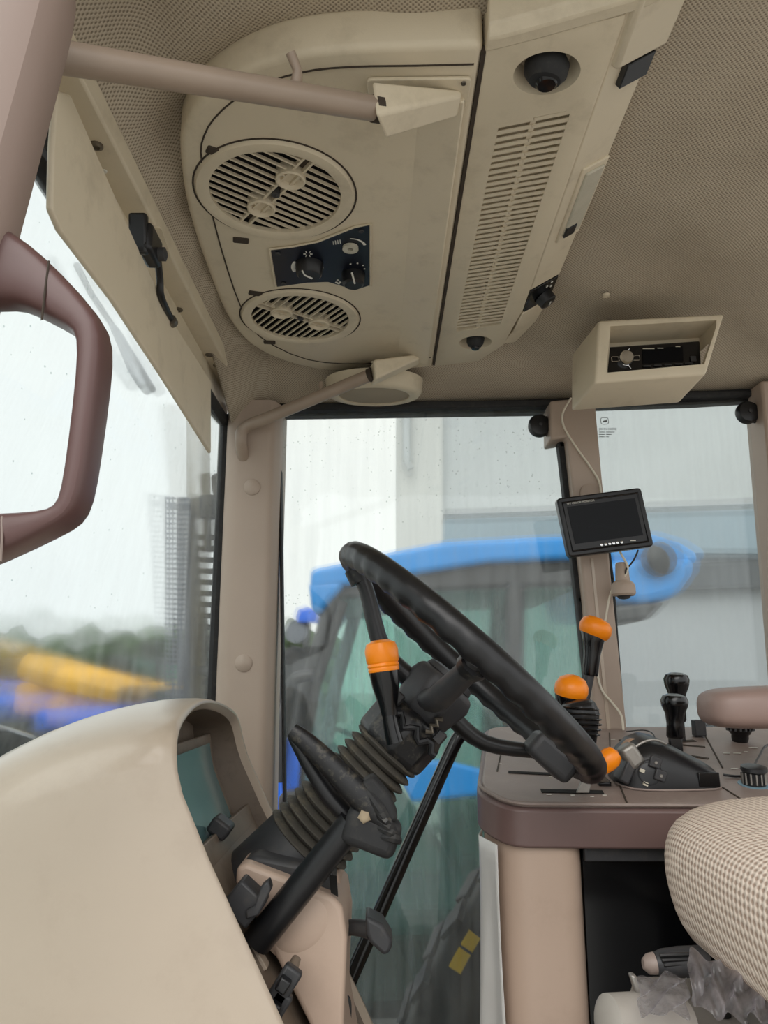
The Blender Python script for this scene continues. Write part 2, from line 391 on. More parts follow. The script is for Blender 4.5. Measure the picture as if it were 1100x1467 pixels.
# door header rail (dark) over both windows
t6 = struct(obj('trim_6', MB().prism([Yp(385, 575, 1.56), Yp(800, 570, 1.56), Yp(1110, 548, 1.56), Yp(1112, 572, 1.56), Yp(990, 579, 1.56), Yp(830, 584, 1.56), Yp(800, 590, 1.56), Yp(385, 596, 1.56)], (0, .03, 0)), softblack, bevel=.004), 'black rubber window header rail')
# window hinge latches
for (u, v, lab) in ((773, 610, 'black round window latch beside the pillar above the blue roof'), (1071, 591, 'black round window latch at the right frame edge')):
    p = Yp(u, v, 1.535)
    L = thing('window_latch', lab, 'latch', p, 'window latches')
    obj('knob', MB().lathe([(.018, .012), (.0235, .008), (.0245, -.002), (.021, -.009), (.012, -.011), (0, -.011)], p, Yv, 28), black, L)
    obj('arm', MB().box(p + Vector((.026, .004, 0)), (.03, .012, .044)), black, L, bevel=.004)
    obj('bolt', MB().lathe([(.004, -.010), (.004, -.014), (0, -.0145)], p, Yv, 8), charc, L)
# windscreen: top under the header, bowing forward to the base
def wsp(a, b):   # a across the cab, b upward
    y = .30 + a * (1.53 - .30); z = -.40 + b * (.53 + .40)
    bow = math.sin(math.pi * a)
    x = -.332 - (.33 * (1 - b) ** 1.1) * bow - .03 * bow
    return Vector((x, y, z))
w1 = struct(obj('window_1', MB().grid(wsp, 28, 20), wsg, solid=.005, flip=False), 'rain streaked windscreen')
obj('rubber_seal', MB().tube([wsp(1, 1 - k / 12) + Vector((.002, -.012, 0)) for k in range(13)], .011, 8), softblack, w1)
obj('rubber_seal', MB().tube([wsp(k / 14, 1) + Vector((-.004, 0, -.008)) for k in range(15)], .012, 8), softblack, w1)
obj('rubber_seal', MB().tube([wsp(k / 14, 0) for k in range(15)], .014, 8), softblack, w1)
# raindrops on the windscreen and the windows
dm = MB()
for i in range(420):
    a, b = random.uniform(.02, .98), random.uniform(.1, .98); q = wsp(a, b); r = random.uniform(.0006, .0017)
    dm.lathe([(r, 0), (r * .8, r * .5), (0, r * .8)], q + X * .003, X, 6)
d = obj('raindrops', dm, wsg, w1); d['kind'] = 'stuff'
dm = MB()
for i in range(420):
    q = Yp(random.uniform(405, 800), 600 + 120 * random.random() ** 2 + random.random() * 40, WY - .001) if i < 260 else Yp(random.uniform(405, 470), random.uniform(850, 1200), WY - .001)
    r = random.uniform(.0006, .0018); dm.lathe([(r, 0), (r * .8, -r * .5), (0, -r * .8)], q, Yv, 6)
d = obj('raindrops', dm, sdg, w2); d['kind'] = 'stuff'
# maker's mark etched on the rear side window
M = Matrix.Translation(Yp(858, 616, WY + .006)) @ Matrix.Rotation(math.pi / 2, 4, 'X')
etch = mat('etched_mark', (110, 114, 116), .6, var=.03)
lg = MB(); c = Yp(866, 603, WY + .006)
ring = rpoly([c + Vector((x, 0, z)) for x, z in ((-.008, -.0075), (.008, -.0075), (.008, .0075), (-.008, .0075))], .005, 4)
lg.tube(ring, .0006, 6, True); obj('emblem_outline', lg, etch, w3)
lg = MB().prism([c + Vector((x * .0011, 0, z * .0011)) for x, z in ((-5, -2.5), (-2, -3), (0, -1.5), (2, -3), (5, -2), (4, -.5), (5, 2), (3.5, 3.5), (3, 1), (0, 1), (-3, 0))], (0, -.0005, 0)); obj('emblem_deer', lg, etch, w3)
text_mesh('etched_name', 'JOHN DEERE', .0066, M, etch, w3)
for k, (a, b) in enumerate(((858, 880), (858, 876), (858, 872))):
    for (s, e) in ((a, a + 8), (a + 10, b)):
        obj('etched_line', MB().box((Yp(s, 619 + k * 3.4, WY + .006) + Yp(e, 619 + k * 3.4, WY + .006)) / 2, (abs(Yp(e, 600, WY).x - Yp(s, 600, WY).x), .0004, .0014)), etch, w3)

# ================================================================ OVERHEAD CONSOLE
oc = thing('overhead_console', 'large beige overhead console with round vents and long louvre grille', 'console', (-.0, CY, HZ))
outl = [(668, 64), (600, 66), (500, 70), (410, 82), (340, 106), (292, 140), (264, 182), (258, 220), (270, 305), (300, 395), (330, 462), (372, 503), (450, 529), (545, 533), (622, 526)]
base = [Zp(u, v, HZ) for u, v in outl]; base = catmull(base, 4)[0]; base[0].x = .097; base[-1].x = .097
bd = obj('body', MB().prism(base, (0, 0, .05)), beige, oc, bevel=.008, seg=3)
V1, V2 = Vector((-.1377, .870, HZ)), Vector((-.143, 1.217, HZ))
dishes = []
cut(bd, [MB().lathe([(.0875, -.02), (.0875, .04)], V1, Zv, 40), MB().lathe([(.0875, -.02), (.0875, .04)], V2, Zv, 40)])
# seam of the access door
ins = [(690, 92), (600, 94), (500, 96), (430, 104), (365, 126), (318, 158), (292, 195), (290, 240), (315, 350), (345, 440), (372, 482), (440, 515), (520, 521), (612, 512)]
sp = [Zp(u, v, HZ - .0004) for u, v in ins]; sp[0].x = sp[-1].x = .09
obj('door_seam', MB().tube(sp, .0011, 5, smooth=3), seam, oc)
# shallow raised wing of the door along the grille
wg = [Vector((.03, .70, HZ + .002)), Vector((.085, .70, HZ - .010)), Vector((.085, .70, HZ + .002))]
wg2 = [Vector((.02, 1.385, HZ + .002)), Vector((.085, 1.385, HZ - .016)), Vector((.085, 1.385, HZ + .002))]
obj('door_wing', MB().loft([wg, wg2]), beige, oc, bevel=.002)
# louvre section
LX0, LX1 = .0995, .226
sec = [Vector((LX0, .640, HZ)), Vector((LX1, .600, HZ)), Vector((LX1 + .008, 1.19, HZ)), Vector((.222, 1.33, HZ)), Vector((.185, 1.405, HZ)), Vector((LX0, 1.43, HZ))]
ls = obj('louvre_panel', MB().prism(sec, (0, 0, .05)), beige, oc, bevel=.004)
GX0, GX1, GY0, GY1 = .128, .203, .745, 1.272
D1, D2 = Zp(783, 106, HZ), Zp(681, 491, HZ)
cut(ls, [MB().prism(rpoly([(GX0, GY0, HZ - .02), (GX1, GY0 - .022, HZ - .02), (GX1, GY1 - .03, HZ - .02), (GX0, GY1, HZ - .02)], .008), (0, 0, .055)),
         MB().lathe([(.034, -.01), (.034, .0), (.026, .022), (.0, .026)], D1, Zv, 28, ref=(0, 1, 0), sx=.85),
         MB().lathe([(.030, -.01), (.030, .0), (.022, .020), (.0, .024)], D2, Zv, 28, ref=(0, 1, 0), sx=.95)])
obj('grille_back', MB().box(((GX0 + GX1) / 2, (GY0 + GY1) / 2, HZ + .042), (.09, .58, .002)), dark, oc)
obj('grille_spine', MB().prism([((GX0 + GX1) / 2 - .003, GY0 - .012, HZ + .002), ((GX0 + GX1) / 2 + .003, GY0 - .012, HZ + .002), ((GX0 + GX1) / 2 + .003, GY1 - .014, HZ + .002), ((GX0 + GX1) / 2 - .003, GY1 - .014, HZ + .002)], (0, 0, .014)), beige, oc)
NS = 44; hw = (GX1 - GX0) / 2 - .0025
R = Matrix.Rotation(math.radians(30), 3, 'X')
sl0 = None; skew = -.29
Rz = Matrix.Rotation(-.29, 3, 'Z')
for i in range(NS):
    for s in (-1, 1):
        x = (GX0 + GX1) / 2 + s * (hw / 2 + .002)
        y = GY0 + .004 + (GY1 - GY0 - .022) * i / (NS - 1) - .011 - s * .0055
        c = Vector((x, y, HZ + .0012))
        if sl0 is None: sl0 = obj('slat', MB().box(c, (hw + .005, .0056, .0012), Rz), beige, oc, smooth=False)
        else: piece(sl0, c)
for D, r in ((D1, .023), (D2, .0165)):
    lp = obj('swivel_lamp', MB().lathe([(.006, .02), (r * .75, .014), (r, .004), (r * .95, -.006), (r * .7, -.013), (0, -.016)], D + Zv * .006, Vector((.15, -.2, 1)), 26), softblack, oc)
    obj('lamp_lens', MB().lathe([(r * .5, 0), (r * .4, -.0025), (0, -.003)], D + Vector((.0, .003, -.009)), Zv, 20), gloss, lp)
obj('divider_gap', MB().box((.0983, 1.035, HZ + .005), (.0042, .78, .008)), seam, oc)
# outer chamfer strip with lamp and switch
def strip(y, k):   # k 0 inner lower edge, 1 outer upper edge
    x0 = LX1 - .0005 + .008 * (y - .6) / .59
    return Vector((x0 + .050 * k, y, HZ + .001 + .030 * k))
def stripbox(y0, y1, k0, k1, d0, d1):
    n = Vector((.6, 0, -.8)); P = []
    for d in (d0, d1): P += [strip(y0, k0) + n * d, strip(y0, k1) + n * d, strip(y1, k1) + n * d, strip(y1, k0) + n * d]
    return MB().add(P, [(0, 1, 2, 3), (7, 6, 5, 4), (0, 4, 5, 1), (1, 5, 6, 2), (2, 6, 7, 3), (3, 7, 4, 0)])
es = obj('edge_strip', stripbox(.56, 1.125, 0, 1, -.03, 0), beige, oc, bevel=.003)
ec = obj('strip_end_cap', stripbox(.53, .665, .05, 1.15, -.01, .008), beige, oc, bevel=.004)
obj('clip_tab', stripbox(.668, .70, .35, .95, -.005, .007), black, ec, bevel=.001)
ln = obj('lamp_frame', stripbox(.835, 1.0, .30, .98, -.01, .003), beige, oc, bevel=.002)
obj('lamp_lens', stripbox(.845, .985, .40, .88, -.005, .006), lens, ln, bevel=.002)
obj('lamp_switch', stripbox(.962, .985, .4, .7, .004, .0075), black, ln, bevel=.001)
sw = obj('switch_plate', stripbox(1.127, 1.20, .05, .95, -.02, .001), gloss, oc, bevel=.001)
n = Vector((.6, 0, -.8)); kp = strip(1.175, .62) + n * .001
obj('rotary_knob', MB().lathe([(.016, 0), (.015, .014), (.011, .017), (0, .017)], kp, n, 24), black, sw)
obj('pointer_mark', MB().box(kp + n * .0175 + Vector((0, -.001, 0)), (.002, .012, .0012), frame(Vector((0, 0, 0)), Vector((.8, 0, .6)), (0, 1, 0))), white, sw)
for (y, k) in ((1.135, .75), (1.143, .62), (1.150, .78)):
    obj('print_dot', MB().lathe([(.0022, 0), (.0022, .001), (0, .001)], strip(y, k) + n * .001, n, 8), white, sw)
obj('corner_scoop', MB().loft([[strip(1.202, 0) + Vector((0, 0, -.002)), strip(1.202, 1), strip(1.202, 1) + Zv * .03, strip(1.202, 0) + Zv * .03],
    [strip(1.28, 0) + Vector((-.004, 0, 0)), strip(1.28, .8), strip(1.28, .8) + Zv * .03, strip(1.28, 0) + Zv * .03],
    [strip(1.335, 0) + Vector((-.022, 0, .002)), strip(1.335, .2), strip(1.335, .2) + Zv * .03, strip(1.335, 0) + Vector((-.02, 0, .03))]]), beige, oc, bevel=.005, seg=3)
# top edge moulding of the louvre section
obj('near_rim', MB().loft([[Vector((x, y, z)) for (x, y, z) in ((a, b - .024, HZ + .035), (a, b - .022, HZ + .008), (a, b - .012, HZ - .001), (a, b + .003, HZ - .001), (a, b + .004, HZ + .03))] for a, b in ((.0995, .640), (.112, .637), (.15, .624), (.235, .592), (.29, .556))]), beige, oc, bevel=.002)
# vents
def vent(C, barang, label):
    v = obj('air_vent', MB().annulus(C, Zv, [(.083, .003), (.083, -.003), (.088, -.0055), (.098, -.0045), (.1015, .0), (.1015, .004)], 56), beige, oc); v['label'] = label
    obj('vent_seam', MB().annulus(C, Zv, [(.1015, .001), (.1015, -.0008), (.1035, -.0008), (.1035, .001)], 56), seam, v)
    obj('vent_back', MB().lathe([(.086, 0), (.086, .002)], C + Zv * .032, Zv, 40), dark, v)
    obj('vent_well', MB().annulus(C, Zv, [(.0845, .003), (.0845, .034), (.087, .034), (.087, .003)], 48), dark, v)  # lining coloured near black in place of shade behind the slats
    d = Vector((math.cos(barang), math.sin(barang), 0)); q = Vector((-d.y, d.x, 0))
    R = Matrix((d, q, Zv)).transposed()
    # louvre slats: two banks either side of the bridge, leaning opposite ways
    for s in (-1, 1):
        for i in range(-6, 7):
            o = i * .0122 + (.004 if s > 0 else 0)
            L = math.sqrt(max(0, .084 ** 2 - o * o)) - .007
            if L < .012: continue
            c = C + d * o + q * s * (.007 + L / 2) + Zv * .002
            T = R @ Matrix.Rotation(math.radians(7 * s), 3, 'Y')
            obj('slat', MB().box(c, (.0024, L, .0035), T), beige, v, smooth=False)
    for s in (-1, 1): obj('bridge_rail', MB().box(C + q * s * .0065 + Zv * .003, (.166, .003, .006), R), beige, v, smooth=False)
    for e in (-.068, .0, .068): obj('bridge_web', MB().box(C + d * e + Zv * .008, (.022, .012, .004), R), seam, v, smooth=False)
    for s in (-1, 1):
        h = obj('finger_dish', MB().lathe([(.0185, .012), (.0185, -.003), (.0165, -.0045), (.0145, -.003), (.012, .003), (0, .005)], C + d * s * .037, Zv, 28), beige, v)
    obj('screw', MB().lathe([(.0055, .006), (.0055, -.003), (.004, -.004), (0, -.0025)], C, Zv, 14), charc, v)
    return v
vent(V1, math.atan2(-.069, .053), 'round vent nearer the camera')
vent(V2, math.atan2(.048, .065), 'round vent nearer the far window')
for u, v, rot in ((309, 217, .5), (345, 344, .2), (366, 420, .3), (386, 490, .1)):
    p = Zp(u, v, HZ); obj('vent_tab', MB().box(p, (.022, .014, .004), Matrix.Rotation(rot, 3, 'Z')), seam, oc, bevel=.003)
# heater control plate
cp = obj('control_plate', MB().prism([Zp(u, v, HZ - .001) for u, v in ((388, 358), (420, 354), (455, 347), (485, 335), (508, 326), (529, 322), (529, 409), (508, 416), (490, 410), (470, 404), (440, 405), (397, 411))], (0, 0, .004)), navy, oc)
pl = [Zp(u, v, HZ - .002) for u, v in ((386, 357), (420, 353), (455, 346), (485, 334), (508, 325), (531, 321), (531, 410))]
obj('plate_rim', MB().tube(pl, .0016, 6), beige, cp)
obj('plate_rim', MB().tube([pl[0], Zp(395, 412, HZ - .002)], .0016, 6), beige, cp)
def pz(u, v, d=.0016): return Zp(u, v, HZ - d)
kn = obj('heater_knob', MB().lathe([(.021, 0), (.019, -.016), (.016, -.019), (0, -.019)], pz(443, 379), Zv, 28), black, cp)
obj('pointer_mark', MB().tube([pz(433, 388, .022), pz(436, 394, .022), pz(447, 399, .022)], .0013, 6), white, kn)
kn = obj('fan_knob', MB().lathe([(.018, 0), (.0165, -.016), (.013, -.019), (0, -.019)], pz(506, 393), Zv, 28), black, cp)
obj('pointer_mark', MB().tube([pz(504, 391, .0215), pz(508, 406, .0215)], .0014, 6), white, kn)
kn = obj('recirculation_knob', MB().annulus(pz(502, 354), Zv, [(.004, 0), (.004, -.004), (.0115, -.004), (.0115, 0)], 24), lens, cp)
def arcmark(cu, cv, ru, rv, a0, a1, w0, w1):
    n = 12; P = []
    for i in range(n + 1):
        a = math.radians(a0 + (a1 - a0) * i / n); P.append(pz(cu + ru * math.cos(a), cv - rv * math.sin(a)))
    obj('print_arc', MB().tube(P, [w0 + (w1 - w0) * i / n for i in range(n + 1)], 6, sy=.3), white, cp)
arcmark(441, 383, 21, 13, 92, -20, .0006, .0014)
arcmark(441, 383, 21, 13, 145, 205, .0035, .003)
arcmark(502, 354, 21, 12, 92, 15, .0008, .0022)
for i in range(6):
    a = i * math.pi / 3; obj('print_sun', MB().tube([pz(441 + 3 * math.cos(a), 364 - 2 * math.sin(a)), pz(441 + 6.5 * math.cos(a), 364 - 4.2 * math.sin(a))], .0006, 5), white, cp)
for u, v in ((502, 378), (512, 377), (520, 380), (522, 385), (520, 391)): obj('print_dot', MB().lathe([(.0014, 0), (.0014, -.0006), (0, -.0006)], pz(u, v), Zv, 8), white, cp)
for k in range(4): obj('print_bar', MB().tube([pz(477 + k * 3.3, 345.5 - k * .6), pz(477.6 + k * 3.3, 350.5 - k * .6)], .0007 if k else .0005, 5), white, cp)
for u, v in ((484, 401), (487, 404), (482, 404.5), (485, 406)): obj('print_fan', MB().lathe([(.0022, 0), (.0022, -.0006), (0, -.0006)], pz(u, v), Zv, 8), white, cp)
for u, v in ((398, 363), (406, 406), (517, 331)): obj('screw', MB().lathe([(.004, 0), (.0035, -.0015), (.0015, -.001), (0, -.001)], pz(u, v), Zv, 12), charc, cp)
# grab bar brackets on the console
def bracket(pl_uv, tip):
    P = [Zp(u, v, HZ - .001) for u, v in pl_uv]
    b = obj('bar_bracket', MB().prism(rpoly(P, .006), (0, 0, -.004)), beige, oc, bevel=.001)
    return b, P
b1, P1 = bracket(((525, 110), (676, 108), (668, 152), (530, 158)), None)
A1 = Zp(538, 156, .548)
def cone(b, r0, r1): obj('bracket_cone', MB().loft([r0, r1]), beige, b, bevel=.004, seg=3)
e = A1 + Vector((.004, .003, 0))
ring1 = [e + Vector(q) for q in ((-.008, -.018, .02), (-.004, -.016, -.017), (.006, .018, -.019), (.002, .022, .02))]
ring2 = [Zp(525, 112, HZ - .002), Zp(655, 118, HZ - .010), Zp(648, 150, HZ - .010), Zp(535, 172, HZ - .002)]
ring2 = [Vector((.080, .690, HZ - .002)), Vector((.082, .690, HZ - .010)), Vector((.080, .722, HZ - .010)), Vector((.078, .724, HZ - .002))]
cone(b1, ring1, ring2)
for u, v in ((664, 119), (662, 145)): obj('screw', MB().lathe([(.003, 0), (.0025, -.0015), (0, -.0015)], Zp(u, v, HZ - .005), Zv, 10), screw, b1)
b2, P2 = bracket(((530, 517), (612, 508), (614, 522), (545, 530)), None)
A2 = Zp(531, 537, .548)
e = A2 + Vector((.004, -.003, 0))
ring1 = [e + Vector(q) for q in ((.002, -.022, .02), (.006, -.018, -.017), (-.004, .016, -.019), (-.008, .018, .02))]
cone(b2, ring1, [Vector((.066, 1.36, HZ - .002)), Vector((.068, 1.36, HZ - .012)), Vector((.068, 1.392, HZ - .012)), Vector((.066, 1.392, HZ - .002))])
# grab bars
g1 = thing('grab_bar', 'taupe tubular grab bar at the top left in front of the vents', 'grab bar', Vector((-.13, .59, .5)), 'overhead grab bars')
B0 = Vector((-.290, .515, .482)); 
obj('bar', MB().tube([B0 + Vector((-.012, -.004, .002)), B0, B0.lerp(A1, .12) , B0.lerp(A1, .5), A1], [.0155, .0145, .013, .0122, .0118], 20, smooth=4), barm, g1)
s = B0.lerp(A1, .735)
obj('stub_hook', MB().tube([s + Vector((0, 0, .008)), s + Vector((.002, -.004, .024)), s + Vector((-.004, -.012, .036))], [.0065, .0045, .0048], 12), barm, g1)
obj('end_collar', MB().tube([A1 - (A1 - B0).normalized() * .003, A1 + (A1 - B0).normalized() * .005], .0128, 18), seam, g1)
g2 = thing('grab_bar', 'bent taupe grab bar running down to the far front pillar', 'grab bar', Vector((-.2, 1.45, .46)), 'overhead grab bars')
E = Yp(348, 655, 1.485); E1 = Yp(345, 632, 1.47); E2 = Yp(352, 612, 1.465)
obj('bar', MB().tube([E + Yv * .01, E1, E2, E2.lerp(A2, .25), A2], [.0125, .0122, .0122, .012, .0118], 18, smooth=6), barm, g2)
s = E2.lerp(A2, .62); obj('stub_hook', MB().tube([s, s + Vector((-.001, .003, .028))], .0045, 10), barm, g2)
obj('end_collar', MB().tube([A2 - (A2 - E2).normalized() * .004, A2 + (A2 - E2).normalized() * .004], .0132, 18), seam, g2)

# ceiling speaker over the far window
p = Zp(536, 566, .556)
sp_ = thing('ceiling_speaker', 'flat oval beige speaker grille above the far window', 'speaker', p)
ax = Vector((0, -.05, 1)).normalized()
def widen(mb, k):
    for q in mb.v: q.x = p.x + (q.x - p.x) * k
    return mb
obj('rim', widen(MB().annulus(p, ax, [(.056, .02), (.056, -.003), (.061, -.005), (.071, -.002), (.075, .004), (.078, .03)], 48), 1.27), beige, sp_)
obj('grille', widen(MB().lathe([(.058, 0), (.045, -.002), (.03, -.0035), (0, -.004)], p, ax, 40), 1.27), weave('speaker_mesh', (186, 174, 154), (136, 125, 108), .004, .5), sp_)

# ================================================================ SUN VISOR AND HANDLE, LEFT
vis = thing('sun_visor', 'long beige sun visor panel hanging along the windscreen top', 'sun visor', (-.275, .85, .36))
vp = [Xp(72, 128, -.276), Xp(66, 215, -.276), Xp(64, 300, -.276), Xp(78, 332, -.276), Xp(155, 432, -.276), Xp(225, 537, -.276), Xp(297, 650, -.276), Xp(297, 546, -.276), Xp(240, 458, -.276), Xp(186, 345, -.276), Xp(132, 225, -.276), Xp(92, 135, -.276)]
obj('panel', MB().prism(vp, (.006, 0, 0)), beige, vis, bevel=.0028, seg=3)
c = Xp(214, 352, -.266)
cl = obj('hinge_clamp', MB().box(c, (.018, .045, .034)), black, vis, bevel=.005, seg=3)
obj('hinge_flap', MB().box(c + Vector((-.006, -.02, .002)), (.02, .012, .045), Matrix.Rotation(.25, 3, 'X')), black, cl, bevel=.003)
obj('hinge_nut', MB().lathe([(.008, -.008), (.008, .008), (.004, .01), (0, .01)], c + Vector((.008, .008, -.006)), X, 12), charc, cl)
obj('base_plate', MB().prism(rpoly([Zp(u, v, .567) for u, v in ((190, 330), (230, 325), (246, 372), (225, 385))], .008), (0, 0, .003)), beige, vis)
obj('arm_rod', MB().tube([c + Vector((.006, .012, -.006)), Xp(229, 400, -.264), Xp(231, 425, -.266), Xp(245, 457, -.269)], .0042, 10, smooth=4), black, vis)
obj('rod_end', MB().lathe([(.007, -.005), (.007, .005)], Xp(246, 460, -.269), Yv, 12), screw, vis)

hd = []
for (i, o_) in (((-150, 445), (-150, 270)), ((-60, 447), (-60, 290)), ((2, 442), (6, 328)), ((30, 440), (45, 352)), ((62, 456), (92, 395)), ((108, 478), (146, 455)), ((118, 492), (158, 486)), ((117, 540), (154, 545)), ((106, 640), (139, 650)), ((96, 712), (128, 718)), ((88, 730), (112, 748)), ((70, 736), (80, 766)), ((0, 738), (0, 806)), ((-60, 740), (-60, 830)), ((-150, 742), (-150, 850))):
    a, b = Yp(*i, .47), Yp(*o_, .47); m = (a + b) / 2; h = (b - a) / 2
    hd.append([m + h * math.copysign(abs(math.cos(q)) ** .6, math.cos(q)) + Yv * .016 * math.copysign(abs(math.sin(q)) ** .6, math.sin(q)) for q in [2 * math.pi * k / 16 for k in range(16)]])
h = thing('loop_handle', 'plum plastic loop handle on the near door pillar', 'handle', Yp(60, 800, .47))
obj('loop', MB().loft(hd), plum, h, sub=1)
obj('joint_line', MB().tube([Yp(60, 458, .456), Yp(64, 420, .4535), Yp(70, 374, .456)], .0008, 6), seam, h)
obj('joint_line', MB().tube([Yp(3, 740, .456), Yp(3, 770, .4535), Yp(1, 804, .456)], .0008, 6), mauve, h)

# ================================================================ RADIO BOX
rb = thing('radio_housing', 'beige radio box hanging from the headliner above the rear window', 'housing', Yp(920, 580, 1.3))
fr = [Yp(857, 459, 1.20), Yp(1038, 449, 1.20), Yp(1012, 536, 1.20), Yp(852, 549, 1.20)]
bk = [Vector((fr[0].x - .004, 1.37, .60)), Vector((fr[1].x, 1.37, .60)), Zp(972, 578, .468), Zp(818, 589, .466)]
hb = obj('box', MB().loft([fr, bk]), beige, rb, bevel=.005, seg=3)
cutr = [[p + Vector((0, -.02, 0)) for p in (Yp(870, 468, 1.2), Yp(1026, 459, 1.2), Yp(1004, 527, 1.2), Yp(863, 540, 1.2))], [Yp(872, 492, 1.275), Yp(1002, 484, 1.275), Yp(1000, 527, 1.275), Yp(872, 537, 1.275)]]
cut(hb, [MB().loft(cutr)])
for u, v in ((897, 482), (970, 477)): obj('screw', MB().lathe([(.004, .003), (.0035, -.003), (0, -.003)], Yp(u, v, 1.268), Vector((0, 1, .8)), 10), screw if u < 900 else dark, rb)
ra = thing('car_radio', 'black car radio with a round chrome knob in the beige box', 'radio', Yp(935, 535, 1.24))
rf = [Yp(866, 497, 1.235), Yp(1003, 488, 1.235), Yp(1005, 528, 1.235), Yp(867, 538, 1.235)]
obj('faceplate', MB().prism(rf, (0, .035, 0)), gloss, ra, bevel=.003, seg=3)
obj('display', MB().prism([Yp(u, v, 1.2335) for u, v in ((920, 500), (978, 496), (979, 517), (921, 521))], (0, .002, 0)), screenm, ra)
k = Yp(896, 514, 1.234)
kb = obj('volume_knob', MB().lathe([(.0125, 0), (.0125, -.009), (.010, -.012), (0, -.0125)], k, Yv, 28), chrome, ra)
for a in (0, 180): 
    d = Vector((math.cos(math.radians(a + 3)), 0, math.sin(math.radians(a + 3))))
    q = Vector((-d.z, 0, d.x)); P = rpoly([k + d * .012 + q * .004, k + d * .024 + q * .0045, k + d * .024 - q * .0045, k + d * .012 - q * .004], .002, 3)
    obj('chrome_loop', MB().tube([p - Yv * .001 for p in P], .0008, 6, True), chrome, kb)
for s in (1, -1): obj('chrome_fin', MB().tube([k + Vector((-.006, -.001, s * .011)), k + Vector((.004 * (1 if s < 0 else .6), -.001, s * .013)), k + Vector((.008, -.001, s * .0185))], [.0014, .0012, .0004], 8), chrome, kb)
for i in range(5): obj('preset_key', MB().box(Yp(927 + i * 15, 524.5 - i, 1.233), (.013, .003, .0022)), charc, ra, bevel=.0005)
obj('print_line', MB().box(Yp(929, 499.5, 1.2325), (.020, .0006, .0013)), lens, ra); obj('print_line', MB().box(Yp(946, 498.8, 1.2325), (.010, .0006, .0013)), lens, ra); obj('print_line', MB().box(Yp(971, 496.5, 1.2325), (.008, .0006, .0013)), lens, ra)
obj('usb_cover', MB().box(Yp(993, 514, 1.233), (.010, .003, .010)), charc, ra, bevel=.001)

# ================================================================ MONITOR, CABLES, PLUG
mo = thing('monitor', 'small black tilted monitor on the rear door pillar', 'monitor', Yp(868, 795, 1.44))
mq = [Yp(797, 714, 1.43), Yp(918, 698, 1.43), Yp(937, 782, 1.43), Yp(815, 798, 1.43)]
obj('bezel', MB().prism(rpoly(mq, .008, 4), (0, .022, 0)), black, mo, bevel=.003, seg=3)
def mi(a, b, d=0): return (mq[0] * (1 - a) + mq[1] * a) * (1 - b) + (mq[3] * (1 - a) + mq[2] * a) * b - Yv * d
fr_ = [mi(.055, .09), mi(.945, .09), mi(.945, .915), mi(.055, .915)]
obj('inner_frame', MB().tube([p - Yv * .0005 for p in fr_], .0022, 8, True), gloss, mo)
obj('screen', MB().prism([mi(.10, .17, .001), mi(.90, .17, .001), mi(.90, .80, .001), mi(.10, .80, .001)], (0, .003, 0)), screenm, mo)
R4 = frame(mq[0], mq[1], (0, 0, 1)).to_4x4()
text_mesh('print_name', 'TFT COLOR MONITOR', .0052, Matrix.Translation(mi(.10, .135, .002)) @ frame(mq[0], mq[1], (0, 0, 1)).to_4x4(), white, mo)
for i in range(6): obj('button', MB().lathe([(.0030, 0), (.0026, -.0015), (0, -.002)], mi(.40 + i * .047, .872, .0005), Yv, 10), chrome, mo)
obj('led_mark', MB().box(mi(.77, .87, .001), (.010, .001, .0016)), white, mo)
obj('mount_foot', MB().box((mq[0] + mq[1] + mq[2] + mq[3]) / 4 + Vector((-.02, .055, 0)), (.03, .07, .03)), black, mo, bevel=.004)
tag(obj('power_cable', MB().tube([Yp(u, v, y) for u, v, y in ((818, 570, 1.49), (806, 592, 1.495), (808, 612, 1.50), (825, 640, 1.50), (845, 668, 1.50), (858, 690, 1.50), (862, 715, 1.49), (872, 750, 1.47), (888, 790, 1.455), (899, 812, 1.45), (893, 828, 1.455), (880, 840, 1.462), (873, 856, 1.48), (866, 895, 1.495), (858, 940, 1.50), (856, 965, 1.50), (863, 990, 1.50), (878, 1008, 1.49), (890, 1025, 1.47), (893, 1046, 1.46))], .0021, 8, smooth=5), cablew),
    'thin white cable running down the rear door pillar', 'cable')
tag(obj('monitor_lead', MB().tube([Yp(914, 788, 1.45), Yp(909, 800, 1.452), Yp(902, 810, 1.452), Yp(897, 816, 1.45), Yp(896, 822, 1.452)], .0017, 8, smooth=4), black), 'short black lead hanging under the monitor', 'cable')
a0, a1 = Yp(890, 806, 1.465), Yp(894, 860, 1.465)
pg = thing('power_plug', 'beige bell shaped plug fitting hanging below the monitor', 'plug', a1)
axp = (a1 - a0).normalized(); ln_ = (a1 - a0).length
obj('neck', MB().lathe([(.0095, 0), (.0115, .003), (.0135, .036)], a0, axp, 24), pinkb, pg)
obj('bell', MB().lathe([(.013, .034), (.020, .040), (.0225, .046), (.0225, .060), (.019, .064), (.0, .064)], a0, axp, 28), pinkb, pg)
obj('socket_tip', MB().lathe([(.014, .063), (.010, .069), (0, .071)], a0, axp, 20), charc, pg)

